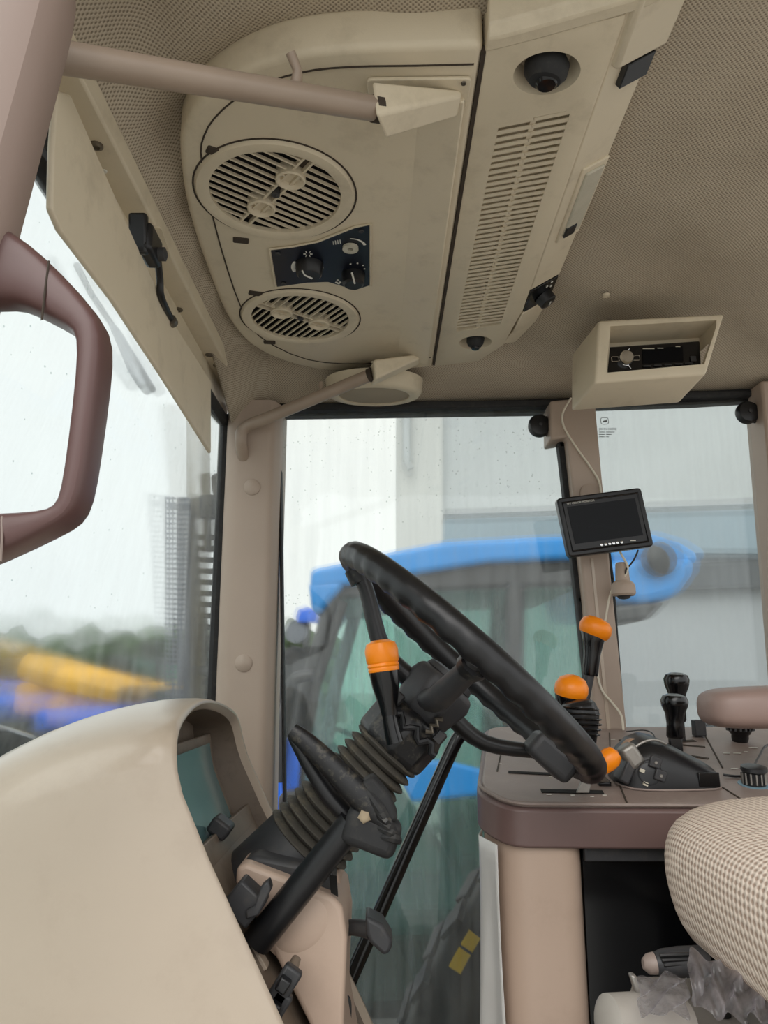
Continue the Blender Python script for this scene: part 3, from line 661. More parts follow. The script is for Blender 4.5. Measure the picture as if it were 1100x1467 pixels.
# ================================================================ DASHBOARD
RZ = [(.05, -.25), (-.028, -.236), (-.054, -.224), (-.125, -.212), (-.2165, -.172), (-.325, -.10), (-.45, -.03), (-.9, .18)]
def xrim(z):
    for (z0, x0), (z1, x1) in zip(RZ, RZ[1:]):
        if z <= z0 and z >= z1: t = (z - z0) / (z1 - z0); return x0 + (x1 - x0) * t
    return RZ[-1][1]
def arch(hw_, top, bot, cr, lean=0):
    """half frame: near foot -> crown -> far foot as (y, z)"""
    P = [(CY - hw_ - lean, bot), (CY - hw_ - lean * .3, (bot + top) / 2 - .05), (CY - hw_, top - cr * 1.2)]
    for k in range(1, 12):
        a = math.pi * (1 - k / 12); P.append((CY + (hw_ - cr) * (1 if k > 6 else -1 if k < 6 else 0) * min(1, abs(k - 6) / 3) + cr * math.cos(a), top - cr + cr * math.sin(a)))
    P += [(CY + hw_, top - cr * 1.2), (CY + hw_ + lean * .3, (bot + top) / 2 - .05), (CY + hw_ + lean, bot)]
    return P
da = thing('dashboard', 'smooth cream dashboard cowl with hooded instrument panel', 'dashboard', (-.3, CY, -.84))
def dring(s, top, hw_, cr, lean, dz=0, xo=0):
    out = []
    for y, z in arch(hw_, top, -.80, cr, lean):
        out.append(Vector((xrim(z) - s + xo, y, z + dz)))
    return out
st = [(0, -.028, .200, .085, .005), (.03, -.0265, .207, .088, .01), (.08, -.032, .214, .09, .02), (.15, -.048, .222, .10, .03), (.22, -.075, .228, .11, .04), (.30, -.12, .232, .12, .05), (.38, -.19, .232, .13, .05), (.44, -.28, .228, .13, .05)]
rings = [dring(.012, -.042, .188, .08, .0), dring(-.003, -.033, .195, .083, .003)] + [dring(*q) for q in st]
obj('hood_inner', MB().loft([dring(.075, -.054, .176, .075, 0), dring(.04, -.047, .183, .077, 0), dring(.010, -.0425, .1875, .08, 0)], closed=False, caps=False), greytan, da, angle=60, sub=1)
obj('cowl', MB().loft(rings, closed=False, caps=False), cream, da, angle=60, sub=1, flip=True)
def fpt(a, z, s=.0):  # a across -1..1 ; point on the fascia sunk by s
    return Vector((xrim(z) - s, CY + a * .182, z))
def fslab(a0, a1, z0, z1, s, d, nz=6):
    nrm = Vector((.85, 0, .5))
    r = []
    for i in range(nz + 1):
        z = z0 + (z1 - z0) * i / nz
        r.append([fpt(a0, z, s), fpt(a1, z, s), fpt(a1, z, s) - nrm * d, fpt(a0, z, s) - nrm * d])
    return MB().loft(r)
obj('hood_lining', fslab(-.78, .78, -.052, -.20, .062, .01), greytan, da)
obj('hood_lining', fslab(-1, 1, -.09, -.20, .062, .01), greytan, da)
pf = obj('instrument_frame', fslab(-.97, .86, -.082, -.205, .040, .01), greytan, da, bevel=.003)
obj('instrument_glass', fslab(-.95, .62, -.094, -.205, .033, .005), teal, pf)
obj('fascia_panel', fslab(-1.0, 1.0, -.198, -.50, .020, .02), greytan, da, bevel=.003)
ld = obj('ledge', fslab(-.98, .99, -.186, -.212, .018, .014, 2), greytan, da, bevel=.002)
q = fpt(-.15, -.182, .014); obj('stalk_switch', MB().box(q, (.026, .034, .02), Matrix.Rotation(.6, 3, 'Y')), charc, da, bevel=.004)
obj('panel_seam', MB().tube([fpt(-.98, -.262, .0195), fpt(-.2, -.245, .0195)], .0012, 6), seam, da)
lb = Yp(362, 1391, .875)
obj('label_plate', fslab(-.66, -.56, -.278, -.310, .016, .006, 2), cream, da, bevel=.001)
# levers and switches on the fascia
def fsw(u, v, Y, d, rot, m, nm):
    p = Yp(u, v, Y); return obj(nm, MB().box(p, d, Matrix.Rotation(rot, 3, 'Y')), m, da, bevel=.003)
lv = fsw(352, 1290, .90, (.036, .034, .034), .7, charc, 'light_switch')
obj('switch_paddle', MB().prism([Yp(u, v, .878) for u, v in ((384, 1262), (388, 1275), (370, 1312), (352, 1318), (352, 1304), (364, 1298), (374, 1270))], (0, .02, 0)), charc, lv, bevel=.002)
for (u, v) in ((403, 1418), (389, 1453)):
    sw_ = fsw(u, v, .87, (.02, .014, .05), .58, charc, 'rocker_switch')
    obj('rocker_cap', MB().box(Yp(u + 3, v - 8, .86), (.012, .014, .014), Matrix.Rotation(.58, 3, 'Y')), black, sw_, bevel=.002)
fsw(386, 1440, .892, (.010, .035, .10), .58, greytan, 'switch_bank')

# column pedestal
pd = thing('column_pedestal', 'tan plastic pedestal around the steering column foot', 'pedestal', (-.05, CY, -.84))
def pring(pts, y0, y1, r=.02):
    pass
prof = [(338, 1243), (352, 1236), (420, 1262), (476, 1284), (490, 1300), (497, 1345), (492, 1467), (530, 1700), (490, 1650), (442, 1467), (386, 1355), (337, 1265)]
pm = obj('shell', MB().prism([Yp(u, v, .935) for u, v in prof], (0, .15, 0)), tan, pd, bevel=.018, seg=4)
obj('moulded_bulge', MB().lathe([(.033, .003), (.029, 0), (.019, -.003), (0, -.004)], Yp(430, 1325, .936), Yv, 32, ref=(.8, 0, .6), sx=1.3), tan, pd, angle=80)
obj('slot', MB().prism([Yp(u, v, .9345) for u, v in ((471, 1254), (482, 1256), (484, 1285), (474, 1279))], (0, .004, 0)), dark, pd)
obj('slot_wall', MB().prism([Yp(u, v, 1.0) for u, v in ((430, 1240), (484, 1250), (492, 1300), (440, 1290))], (0, .1, 0)), tan, pd, bevel=.008)

# ================================================================ STEERING COLUMN
WN = Vector((.671, 0, .741)); WE = Vector((.741, 0, -.671)); WT = Vector((0, -1, 0))
WC = Vector((.1075, CY, .021))
HUB = WC - WN * .075
AX = WN
sc = thing('steering_column', 'dark ribbed steering column with rubber bellows', 'steering column', (-.15, CY, -.30))
def onax(u, v): # nearest axis point for an image point at the centre plane
    p = Yp(u, v, CY); return HUB + AX * ((p - HUB).dot(AX))
def off(p): return HUB + AX * p
base_p = onax(375, 1230); L0 = (base_p - HUB).dot(AX)
obj('base_sleeve', MB().lathe([(.062, L0 - .05), (.062, L0 - .02), (.055, L0 + .05), (.052, L0 + .052)], HUB, AX, 28, ref=(0, 1, 0), sx=1.0), charc, sc)
obj('sleeve_foot', MB().prism([Yp(u, v, .955) for u, v in ((345, 1236), (365, 1225), (440, 1240), (476, 1245), (480, 1285), (430, 1270), (400, 1258))], (0, .15, 0)), charc, sc, bevel=.006)
La = (onax(418, 1198) - HUB).dot(AX); Lb = (onax(556, 1068) - HUB).dot(AX)
nr = 13
for i in range(nr):
    t = (i + .5) / nr; l = La + (Lb - La) * t; pit = (Lb - La) / nr
    r = .058 - .010 * t
    obj('bellows_rib', MB().lathe([(r * .74, l - pit * .55), (r * .93, l - pit * .28), (r, l - pit * .05), (r, l + pit * .05), (r * .93, l + pit * .28), (r * .74, l + pit * .55)], HUB, AX, 28), bellow, sc)
obj('inner_tube', MB().lathe([(.03, La - .02), (.03, Lb + .06)], HUB, AX, 16), charc, sc)
# shroud under the wheel
sh = obj('collar', MB().lathe([(.046, Lb - .006), (.052, Lb), (.053, Lb + .034), (.047, Lb + .05), (.036, Lb + .056)], HUB, AX, 8, ref=(0, 1, .0)), worn, sc, bevel=.004)
obj('collar_clip', MB().tube([HUB + AX * (Lb + .036) + WT * .050 + WE * e + AX * (.006 * math.sin(e * 260)) for e in [(-.045 + i * .0065) for i in range(15)]], .0045, 8), black, sh)
for e in (-.034, .036): obj('bolt', MB().lathe([(.007, -.004), (.007, .009), (.004, .011), (0, .011)], HUB + AX * (Lb + .05) + WT * .04 + WE * e, AX, 8), charc, sh)
obj('chain_clip', MB().tube([HUB + WT * .045 + WE * .018 + AX * (-.028 + .005 * i) + WE * (.006 * (i % 2)) for i in range(6)], .0035, 8), screw, sh)

# wheel
sw = thing('steering_wheel', 'black steering wheel with finger grips seen nearly edge on', 'steering wheel', WC - Zv * .15)
RR, rr = .2035, .0182
ring_pts = []; n = 144
rings = []
for i in range(n):
    a = 2 * math.pi * i / n; dirv = WE * math.cos(a) + WT * math.sin(a)
    c = WC + dirv * RR; row = []
    for k in range(14):
        b = 2 * math.pi * k / 14
        grip = 1 - .20 * max(0, -math.sin(b - .5)) * (.5 + .5 * math.cos(a * 40))
        row.append(c + (dirv * math.cos(b) + WN * math.sin(b)) * rr * grip)
    rings.append(row)
obj('rim', MB().loft(rings, True, False, True), black, sw, angle=60)
obj('hub', MB().loft([[HUB + AX * h + (WE * math.cos(q) + WT * math.sin(q)) * r for q in [math.pi * 2 * (k + .5) / 8 for k in range(8)]] for h, r in ((-.022, .036), (-.012, .043), (.022, .050), (.036, .046), (.042, .030))]), charc, sw, bevel=.005, seg=3)
obj('hub_cap', MB().lathe([(.036, .040), (.034, .047), (.024, .050), (0, .051)], HUB, AX, 24), charc, sw)
for a, wid, nm in ((180, .016, 'spoke'), (90, .019, 'spoke'), (-8, .014, 'spoke')):
    ar = math.radians(a); dirv = WE * math.cos(ar) + WT * math.sin(ar)
    p0 = HUB + dirv * .03 + AX * .008; p1 = HUB + dirv * .09 + AX * .012; p2 = WC + dirv * (RR - .045) - AX * .020; p3 = WC + dirv * (RR - .004) - AX * .002
    o_ = obj(nm, MB().tube([p0, p1, p2, p3], [wid * 1.15, wid, wid * .85, wid * .95], 12, smooth=4, sy=.75), charc if a == 90 else black, sw)
    obj('spoke_sleeve', MB().tube([p2.lerp(p3, .3), p2.lerp(p3, .75)], [wid * 1.04, wid * 1.1], 12, sy=.9), worn, o_)
dirv = WE; pb = WC + dirv * (RR - .012) - AX * .014
obj('rim_joint', MB().box(pb - dirv * .030 - AX * .004, (.066, .052, .034), frame(WC, WC + WE, (0, 1, 0))), charc, sw, bevel=.009, seg=3)

# shuttle lever with orange cap
SY = .955
lv = thing('shuttle_lever', 'black column lever with a round orange cap left of the wheel hub', 'lever', Yp(560, 1062, SY))
P = [Yp(u, v, SY) for u, v in ((566, 1064), (560, 1040), (556, 1010), (552, 985), (550, 962))]
obj('shaft', MB().tube([P[0], P[1], P[2]], [.0105, .0095, .009], 14, smooth=3), gloss, lv)
axl = (P[4] - P[2]).normalized()
hh = (P[4] - P[2]).length
obj('grip', MB().lathe([(.010, -.012), (.0115, .0), (.0165, hh * .55), (.0185, hh), (.0185, hh + .002)], P[2], axl, 24), gloss, lv)
c0 = P[4]
obj('cap', MB().lathe([(.0185, 0), (.0192, .002), (.0185, .005), (.0196, .007), (.0186, .010), (.0200, .012), (.0206, .026), (.018, .034), (.010, .038), (0, .0385)], c0, axl, 28), orange, lv)

# tilt lever arm: worn black blade, joint, tube
ta = thing('tilt_arm', 'worn black tilt lever on a long black tube before the bellows', 'lever', Yp(372, 1350, .90))
TY = .895
obj('tube', MB().tube([Yp(368, 1350, TY + .02), Yp(505, 1178, TY)], [.0165, .0160], 20), black, ta)
bl = [((418, 1046), .0065), ((440, 1064), .0085), ((475, 1098), .0100), ((510, 1134), .0115), ((540, 1166), .011), ((556, 1188), .006)]
obj('blade', MB().tube([Yp(*q, TY - .012) for q, _ in bl], [r for _, r in bl], 14, smooth=4, sy=1.3), worn, ta)
obj('blade_back', MB().tube([Yp(*q, TY + .012) for q in ((416, 1054), (440, 1090), (470, 1138), (500, 1172))], [.004, .009, .010, .009], 12, smooth=4), black, ta)
jt = obj('joint', MB().box(Yp(532, 1190, TY), (.062, .04, .040), Matrix.Rotation(.35, 3, 'Y')), softblack, ta, bevel=.01, seg=3)
for i in range(6):
    a = Yp(520 + i * 9, 1130 + i * 11, TY - .004); obj('tape_fold', MB().tube([Yp(522 + i * 4, 1128 + i * 14, TY - .015), Yp(545 + i * 4, 1160 + i * 8, TY - .022), Yp(562 + i * 2, 1186 + i * 4, TY - .012)], [.003, .006, .003], 8, smooth=3), worn if i == 2 else softblack, ta)
obj('tape_wrap', MB().prism([Yp(u, v, TY - .02) for u, v in ((516, 1122), (534, 1112), (558, 1140), (571, 1172), (562, 1182), (540, 1162))], (0, .04, 0)), softblack, ta, bevel=.004)
obj('joint_foot', MB().prism([Yp(u, v, TY - .018) for u, v in ((500, 1178), (530, 1172), (572, 1182), (574, 1200), (566, 1215), (515, 1213), (502, 1203))], (0, .04, 0)), softblack, ta, bevel=.006)
obj('plaster_chip', MB().lathe([(.0075, 0), (.006, -.002), (.003, -.003), (0, -.003)], Yp(522, 1170, TY - .021), Yv, 5), mat('dried_mud', (158, 142, 118), .8, var=.2, scale=60), ta)

# hand brake lever by the pedestal
hb_ = thing('brake_lever', 'short black brake lever sticking out right of the tan pedestal', 'lever', Yp(530, 1370, .98))
obj('arm', MB().tube([Yp(488, 1334, 1.0), Yp(505, 1328, .99), Yp(530, 1332, .98)], [.008, .009, .010], 10, smooth=4), charc, hb_)
obj('pad', MB().prism([Yp(u, v, .955) for u, v in ((523, 1312), (548, 1325), (563, 1350), (560, 1364), (550, 1371), (530, 1352), (524, 1338))], (0, .045, 0)), charc, hb_, bevel=.007, seg=3)
# hand rail / strut behind
tag(obj('door_strut', MB().tube([Yp(668, 1040, 1.46), Yp(657, 1056, 1.455), Yp(640, 1090, 1.45), Yp(545, 1305, 1.42), Yp(492, 1425, 1.40), Yp(440, 1540, 1.38)], .0125, 14, smooth=4), gloss), 'long black slanting strut across the right door window', 'strut')
cbl = tag(obj('cable_loop', MB().tube([Yp(487, 1500, 1.02), Yp(486, 1440, 1.02), Yp(494, 1428, 1.02), Yp(500, 1440, 1.02), Yp(498, 1500, 1.02)], .003, 8, smooth=5), black), 'small black cable loop at the foot of the tan pedestal', 'cable')

# ================================================================ SIDE CONSOLE
co = thing('side_console', 'mauve brown control console under the right windows', 'console', (.5, 1.3, -.84))
def con(x, y, up=0): return Vector((x, y, CA + CB * y + up))
top = rpoly([con(.200, 1.52), con(.140, 1.165), con(.172, 1.102), con(1.25, 1.082), con(1.25, 1.52)], .03, 6)
obj('top_plate', MB().prism(top, (0, 0, -.012)), mauve, co, bevel=.003)
rim_ = rpoly([con(.193, 1.53, -.006), con(.132, 1.162, -.006), con(.167, 1.093, -.006), con(1.26, 1.073, -.006), con(1.26, 1.53, -.006)], .03, 6)
obj('rim_band', MB().prism(rim_, (0, 0, -.050)), rimmauve, co, bevel=.004, seg=3)
obj('rim_bead', MB().tube([p + Vector((.004, .004, .006)) for p in rim_[7:27]], .0024, 6), mauve, co)
body = [Vector((p.x, p.y, 0)) for p in rpoly([(.200, 1.52, 0), (.142, 1.17, 0), (.174, 1.103, 0), (.268, 1.100, 0), (.268, 1.52, 0)], .03, 6)]
obj('front_body', MB().loft([[Vector((p.x, p.y, CA + CB * p.y - .05)) for p in body], [Vector((p.x, p.y, -.27)) for p in body], [Vector((p.x + .004, p.y, -.84)) for p in body]]), tan, co, bevel=.002)
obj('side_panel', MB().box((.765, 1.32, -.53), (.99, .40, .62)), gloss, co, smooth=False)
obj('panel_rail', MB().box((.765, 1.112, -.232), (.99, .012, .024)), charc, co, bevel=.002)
def cbar(u0, v0, u1, v1, wd, m, nm, up=.0006):
    a, b = Cp(u0, v0, up), Cp(u1, v1, up); R = frame(a, b, (0, -CB * -1, 0) if False else (0, 1, CB))
    return obj(nm, MB().box((a + b) / 2, ((b - a).length, wd, .0012), R), m, co, smooth=False)
for (a, b, c_, d_, wd) in ((724, 1071, 768, 1070, .008), (723, 1080, 785, 1080, .010), (728, 1106, 790, 1109, .011), (775, 1133, 864, 1135, .015)):
    cbar(a, b, c_, d_, wd, dark, 'lever_slot')
for (a, b, c_, d_, wd) in ((886, 1060, 1010, 1070, .006), (990, 1083, 1015, 1087, .008), (975, 1062, 995, 1061, .012)): cbar(a, b, c_, d_, wd, seam, 'lever_slot')
for (a, b, c_, d_) in ((873, 1050, 874, 1085), (876, 1095, 897, 1148), (897, 1148, 899, 1152), (720, 1068, 712, 1105), (1008, 1050, 1035, 1100), (1035, 1128, 1062, 1145)): cbar(a, b, c_, d_, .0022, seam, 'panel_joint')
for (u, v, wd) in ((786, 1138, .007), (820, 1139, .006), (848, 1141, .005), (866, 1139, .006), (878, 1059, .008), (879, 1074, .008), (890, 1074, .006), (716, 1094, .005), (788, 1113, .004), (1040, 1079, .010), (1056, 1079, .012), (1068, 1077, .008), (1052, 1101, .010), (1079, 1071, .014)):
    p = Cp(u, v, .0006); obj('worn_print', MB().box(p, (wd, wd * .5, .0008), Matrix.Rotation(random.uniform(-.4, .4), 3, 'Z')), white, co, smooth=False)
obj('rear_switch', MB().box(Cp(1001, 1046, .012) + Vector((0, .0, .004)), (.02, .02, .028)), charc, co, bevel=.002)

def lever(name, label, grp, parts_uv, Y, build):
    pass
# tall lever, orange tilted cap
LY = 1.34
o1 = thing('gear_lever', 'tall black lever with a tilted orange cap in front of the pillar', 'lever', Cp(838, 1062), 'console levers')
obj('shaft', MB().tube([Yp(832, 1075, LY), Yp(838, 1000, LY), Yp(845, 962, LY)], [.0085, .0085, .0088], 12), charc, o1)
ga, gb = Yp(845, 968, LY), Yp(851, 905, LY); ax_ = (gb - ga).normalized(); hl = (gb - ga).length
obj('grip', MB().lathe([(.0125, 0), (.0135, .004), (.0140, hl * .45), (.0175, hl * .75), (.0225, hl * .98), (.022, hl)], ga, ax_, 24), gloss, o1)
axc = Vector((.42, -.1, .9)).normalized()
cc = gb - axc * .002
obj('cap', MB().lathe([(.0205, -.006), (.0245, -.001), (.0265, .008), (.0245, .018), (.017, .025), (0, .028)], cc, axc, 28, ref=(1, 0, -.45), sx=1.08), orange, o1)
# joystick with ribbed boot and orange top
JY = 1.20
o2 = thing('joystick', 'ribbed black joystick with a domed orange top behind the wheel', 'joystick', Cp(838, 1090), 'console levers')
jc = Yp(818, 990, JY + .03); ja = Vector((.12, -.25, 1)).normalized()
obj('cap', MB().lathe([(.0245, -.006), (.0262, .0), (.0255, .009), (.020, .019), (.010, .024), (0, .025)], jc, ja, 28), orange, o2)
obj('grip', MB().lathe([(.014, -.040), (.021, -.022), (.0245, -.006), (.0240, -.004)], jc, ja, 24), gloss, o2)
ba, bb = Yp(842, 1072, JY), Yp(826, 1008, JY); axb = (bb - ba).normalized(); hl = (bb - ba).length
bt = obj('boot', MB().lathe([(.010, -.03), (.012, 0), (.024, hl * .45), (.030, hl * .75), (.028, hl * .95), (.020, hl * 1.06), (0, hl * 1.08)], ba, axb, 10, ref=(0, -1, 0)), black, o2, bevel=.003)
for i in range(6):
    t = .32 + i * .115; r = .0225 + .0075 * math.sin(min(1, i / 3.4) * math.pi / 2) + .0006
    obj('boot_rib', MB().annulus(ba + axb * hl * t, axb + Vector((.25, 0, 0)), [(r - .004, -.002), (r, -.0012), (r + .0008, .0), (r, .0012), (r - .004, .002)], 24), gloss, o2)
# small orange lever
o3 = thing('throttle_lever', 'short lever with an orange teardrop knob by the wheel rim', 'lever', Cp(845, 1133), 'console levers')
KY = 1.12
a, b = Yp(852, 1108, KY), Yp(874, 1086, KY); ax_ = (b - a).normalized()
obj('knob', MB().lathe([(.008, -.002), (.0105, .008), (.0145, .022), (.0150, .032), (.011, .041), (0, .045)], a, ax_, 24), orange, o3)
obj('stem', MB().prism([Yp(u, v, KY + .005) for u, v in ((836, 1112), (850, 1112), (844, 1136), (826, 1136))], (0, .006, 0)), steel, o3, bevel=.001)
obj('stem_link', MB().tube([Yp(842, 1114, KY + .006), Yp(855, 1104, KY)], .006, 10), charc, o3)
sk = Cp(863, 1120, .002); obj('rocker', MB().box(sk, (.018, .030, .008), frame((0, 0, 0), (1, 0, 0), (0, 1, CB))), gloss, co, bevel=.002)
# two black levers
for (u, v, bu, bv, lab) in ((969, 975, 972, 1062, 'rear one of two black knobbed levers beside the armrest'), (966, 1006, 968, 1082, 'front one of two black knobbed levers beside the armrest')):
    bp = Cp(bu, bv); yy = bp.y
    o4 = thing('hydraulic_lever', lab, 'lever', bp, 'black hydraulic levers')
    tp = Yp(u, v, yy); ax_ = (tp - bp).normalized(); hl = (tp - bp).length
    obj('shaft', MB().box(bp + ax_ * hl * .22, (.022, .008, hl * .5)), gloss, o4, bevel=.002)
    obj('grip', MB().lathe([(.0125, hl * .32), (.0145, hl * .36), (.0135, hl * .58), (.0155, hl * .78), (.021, hl * .92), (.0225, hl + .002), (.019, hl + .010), (.010, hl + .014), (0, hl + .0145)], bp, ax_, 24, ref=(1, 0, 0), sx=1.0), gloss, o4)
# armrest control pod
po = thing('control_pod', 'black humped control pod with a grey thumb lever on the console', 'control pod', Cp(960, 1138))
u0, u1 = Cp(892, 1134), Cp(1042, 1134)
prof = [(0, .018, .010), (.04, .034, .030), (.12, .046, .045), (.22, .050, .058), (.34, .052, .064), (.46, .052, .061), (.6, .051, .050), (.75, .050, .038), (.9, .047, .027), (.97, .040, .022), (1, .030, .014)]
rings = []
for t, hw_, h_ in prof:
    x = u0.x + (u1.x - u0.x) * t; yc_ = u0.y + .052
    rings.append([con(x, yc_ + hw_ * math.copysign(abs(math.cos(q)) ** .55, math.cos(q)), h_ * max(0, math.sin(q)) ** .6) for q in [math.pi * k / 14 for k in range(15)]])
obj('body', MB().loft(rings), black, po, angle=50)
obj('base_bead', MB().tube([con(u0.x + (u1.x - u0.x) * t, u0.y + .052 - hw_ - .001, .002) for t, hw_, h_ in prof], .0016, 6), mauve, po)
x3 = u0.x + (u1.x - u0.x) * .30
obj('arch_edge', MB().tube([con(u0.x + (u1.x - u0.x) * t, u0.y + .02, h) for t, h in ((.13, .044), (.2, .056), (.3, .0635), (.4, .065), (.5, .059))], .0020, 8, smooth=4), steel, po)
obj('thumb_wheel', MB().lathe([(.018, -.007), (.019, -.004), (.019, .004), (.018, .007)], con(u0.x + .036, u0.y + .055, .040), Yv, 28), mat('thumbwheel_tan', (176, 140, 112), .6), po)
tl = obj('thumb_lever', MB().box(con(u0.x + .020, u0.y + .018, .044), (.024, .030, .034), Matrix.Rotation(-.55, 3, 'Y')), steel, po, bevel=.006, seg=3)
obj('lever_track', MB().box(con(u0.x + .012, u0.y + .022, .022), (.016, .034, .034), Matrix.Rotation(.5, 3, 'Y')), charc, po, bevel=.003)
for (t, zz) in ((.33, .040), (.37, .022)):
    b_ = obj('rocker_button', MB().box(con(u0.x + (u1.x - u0.x) * t, u0.y - .0005, zz), (.017, .006, .016), Matrix.Rotation(.35, 3, 'Y')), charc, po, bevel=.002)
    obj('button_mark', MB().lathe([(.0025, 0), (.002, -.0008), (0, -.0008)], con(u0.x + (u1.x - u0.x) * t, u0.y - .0035, zz), Yv, 8), steel, b_)
obj('button_ring', MB().annulus(con(u0.x + (u1.x - u0.x) * .27, u0.y + .0005, .026), Yv, [(.016, -.001), (.0168, -.002), (.0175, -.001), (.0168, .001)], 28), charc, po)
for (t, zz) in ((.2, .028), (.225, .010)): obj('print_mark', MB().box(con(u0.x + (u1.x - u0.x) * t, u0.y + .001, zz), (.007, .003, .005), Matrix.Rotation(.4, 3, 'Y')), lens, po)
obj('end_panel', MB().box(con(u0.x + (u1.x - u0.x) * .84, u0.y + .003, .015), (.03, .004, .020)), gloss, po, bevel=.001)
tag(obj('thin_lead', MB().tube([Cp(897, 1048, .004), Cp(920, 1046, .014), Cp(934, 1050, .014), Cp(941, 1064, .006), Cp(947, 1078, .014), con(u0.x + .07, u0.y + .06, .06)], .0011, 6, smooth=4), black), 'thin black lead arching over the console to the pod', 'cable')
tag(obj('loose_lead', MB().tube([Cp(1036, 1110, .004), Cp(1060, 1112, .003), Cp(1074, 1106, .012), Cp(1088, 1082, .016), Cp(1098, 1068, .02), Cp(1125, 1062, .02)], .0018, 8, smooth=4), black), 'black lead looping past the rotary dial', 'cable')
# rotary dial
kd = Cp(1080, 1124); kz = Vector((0, -CB, 1)).normalized()
rd = thing('rotary_dial', 'ribbed rotary dial with silver flutes at the console edge', 'dial', kd, 'console dials')
obj('ring', MB().annulus(kd, kz, [(.016, 0), (.016, .001), (.022, .001), (.022, 0)], 28), mat('dial_blue', (120, 150, 165), .5), rd)
obj('knob', MB().lathe([(.0165, 0), (.0155, .018), (.0165, .019), (.0185, .021), (.0175, .026), (.010, .028), (0, .028)], kd, kz, 28), black, rd)
f0 = None
for i in range(14):
    a = 2 * math.pi * i / 14; q = kd + kz * .009 + Vector((math.cos(a) * .0162, math.sin(a) * .0162, 0))
    obj('flute', MB().box(q, (.002, .002, .016)), steel, rd, smooth=False)
kd = Cp(1060, 1062); rd = thing('fluted_knob', 'black fluted knob tucked under the armrest', 'dial', kd, 'console dials')
obj('stem', MB().lathe([(.013, 0), (.0145, .006), (.0145, .012), (.017, .016)], kd, kz, 24), gloss, rd)
obj('crown', MB().lathe([(.017, .014), (.022, .024), (.0225, .04), (.018, .043), (0, .043)], kd, kz, 24), gloss, rd)
for i in range(16):
    a = 2 * math.pi * i / 16; q = kd + kz * .029 + Vector((math.cos(a) * .0215, math.sin(a) * .0215, 0)); obj('flute', MB().box(q, (.003, .003, .020)), charc, rd, smooth=False)
# armrest
ar = thing('armrest', 'padded mauve armrest with a rounded front end', 'armrest', (.65, 1.17, -.09))
rings = []
for x, sy_, sz_, dz in ((.468, .020, .012, 0), (.474, .038, .022, 0), (.49, .050, .0285, 0), (.525, .055, .0305, .001), (.62, .056, .031, .003), (.80, .056, .031, .006), (1.0, .05, .03, .008)):
    rings.append([Vector((x, 1.165 + sy_ * math.copysign(abs(math.cos(q)) ** .6, math.cos(q)), -.046 + dz + sz_ * math.copysign(abs(math.sin(q)) ** .6, math.sin(q)))) for q in [2 * math.pi * k / 20 for k in range(20)]])
obj('pad', MB().loft(rings), mat('armrest_vinyl', (150, 128, 120), .42, var=.05, scale=10), ar, sub=1)
obj('support', MB().box((1.02, 1.165, -.09), (.05, .03, .05)), charc, ar, bevel=.004)

# plastic film along the console corner
def filmf(a, b):
    P0 = Vector((.139, 1.172, 0)); P1 = Vector((.156 + .06 * b * b, 1.106 - .006 * b, 0)); P00 = Vector((.150, 1.22, 0))
    p = P00.lerp(P0, a * 2.5) if a < .4 else P0.lerp(P1, (a - .4) / .6)
    off = .004 + .016 * b * b + .006 * b * math.sin(a * 13 + b * 4)
    return Vector((p.x - off - .018 * b * b * (1 - a), p.y - off * .7, -.222 - b * .60))
whitefilm = mat('white_film', (214, 212, 208), .3, var=.05, scale=8)
tag(obj('plastic_sheet', MB().grid(filmf, 14, 24), whitefilm, solid=.0012, flip=False), 'whitish plastic sheet hanging on the console front corner', 'plastic sheet')

# ================================================================ SEAT
se = thing('driver_seat', 'driver seat with cushion in beige woven check fabric', 'seat', (.6, .9, -.84))
rings = []
plan = rpoly([(.312, .58, 0), (.302, .93, 0), (.40, 1.065, 0), (.95, 1.065, 0), (.95, .50, 0), (.40, .50, 0)], .10, 6)
cx = Vector((.62, .80, 0))
for sc_, z in ((.86, -.282), (.925, -.279), (.965, -.262), (.985, -.240), (1.0, -.212), (.992, -.185), (.965, -.166), (.90, -.154), (.78, -.148), (.5, -.150), (.1, -.153)):
    rings.append([Vector((cx.x + (p.x - cx.x) * sc_, cx.y + (p.y - cx.y) * sc_, z + .02 * math.sin((p.y - .6) * 6) * 0 + (p.x - .29) * .02)) for p in plan])
def seatuv(p):
    return (p.x + p.z * .9, p.y - p.z * .25)
obj('cushion', MB().loft(rings), seatm, se, sub=1, uvxy=seatuv)
obj('seat_pan', MB().prism(rpoly([(.35, .56, -.325), (.34, .80, -.325), (.40, 1.03, -.325), (.92, 1.03, -.325), (.92, .56, -.325)], .04), (0, 0, .028)), steel, se, bevel=.006)
obj('pan_lip', MB().tube([(.318, .66, -.338), (.30, .76, -.335), (.288, .84, -.33), (.282, .86, -.315)], [.004, .007, .007, .004], 8, smooth=4), steel, se)
obj('suspension_cover', MB().loft([[Vector((x, y, z)) for x, y in ((.40, .62), (.40, 1.02), (.88, 1.02), (.88, .62))] for z in (-.335, -.50, -.84)]), charc, se, bevel=.01)
bk_ = obj('side_bracket', MB().prism([Yp(u, v, .80) for u, v in ((903, 1397), (912, 1398), (925, 1425), (945, 1440), (975, 1480), (960, 1480), (935, 1452), (915, 1436))], (0, .01, 0)), steel, se, bevel=.002)
obj('front_bumper', MB().lathe([(.014, -.045), (.024, -.04), (.027, 0), (.024, .04), (.014, .045)], Yp(925, 1468, .80), Vector((1, .3, -.15)), 24), mat('bumper_grey', (160, 154, 146), .5), se)
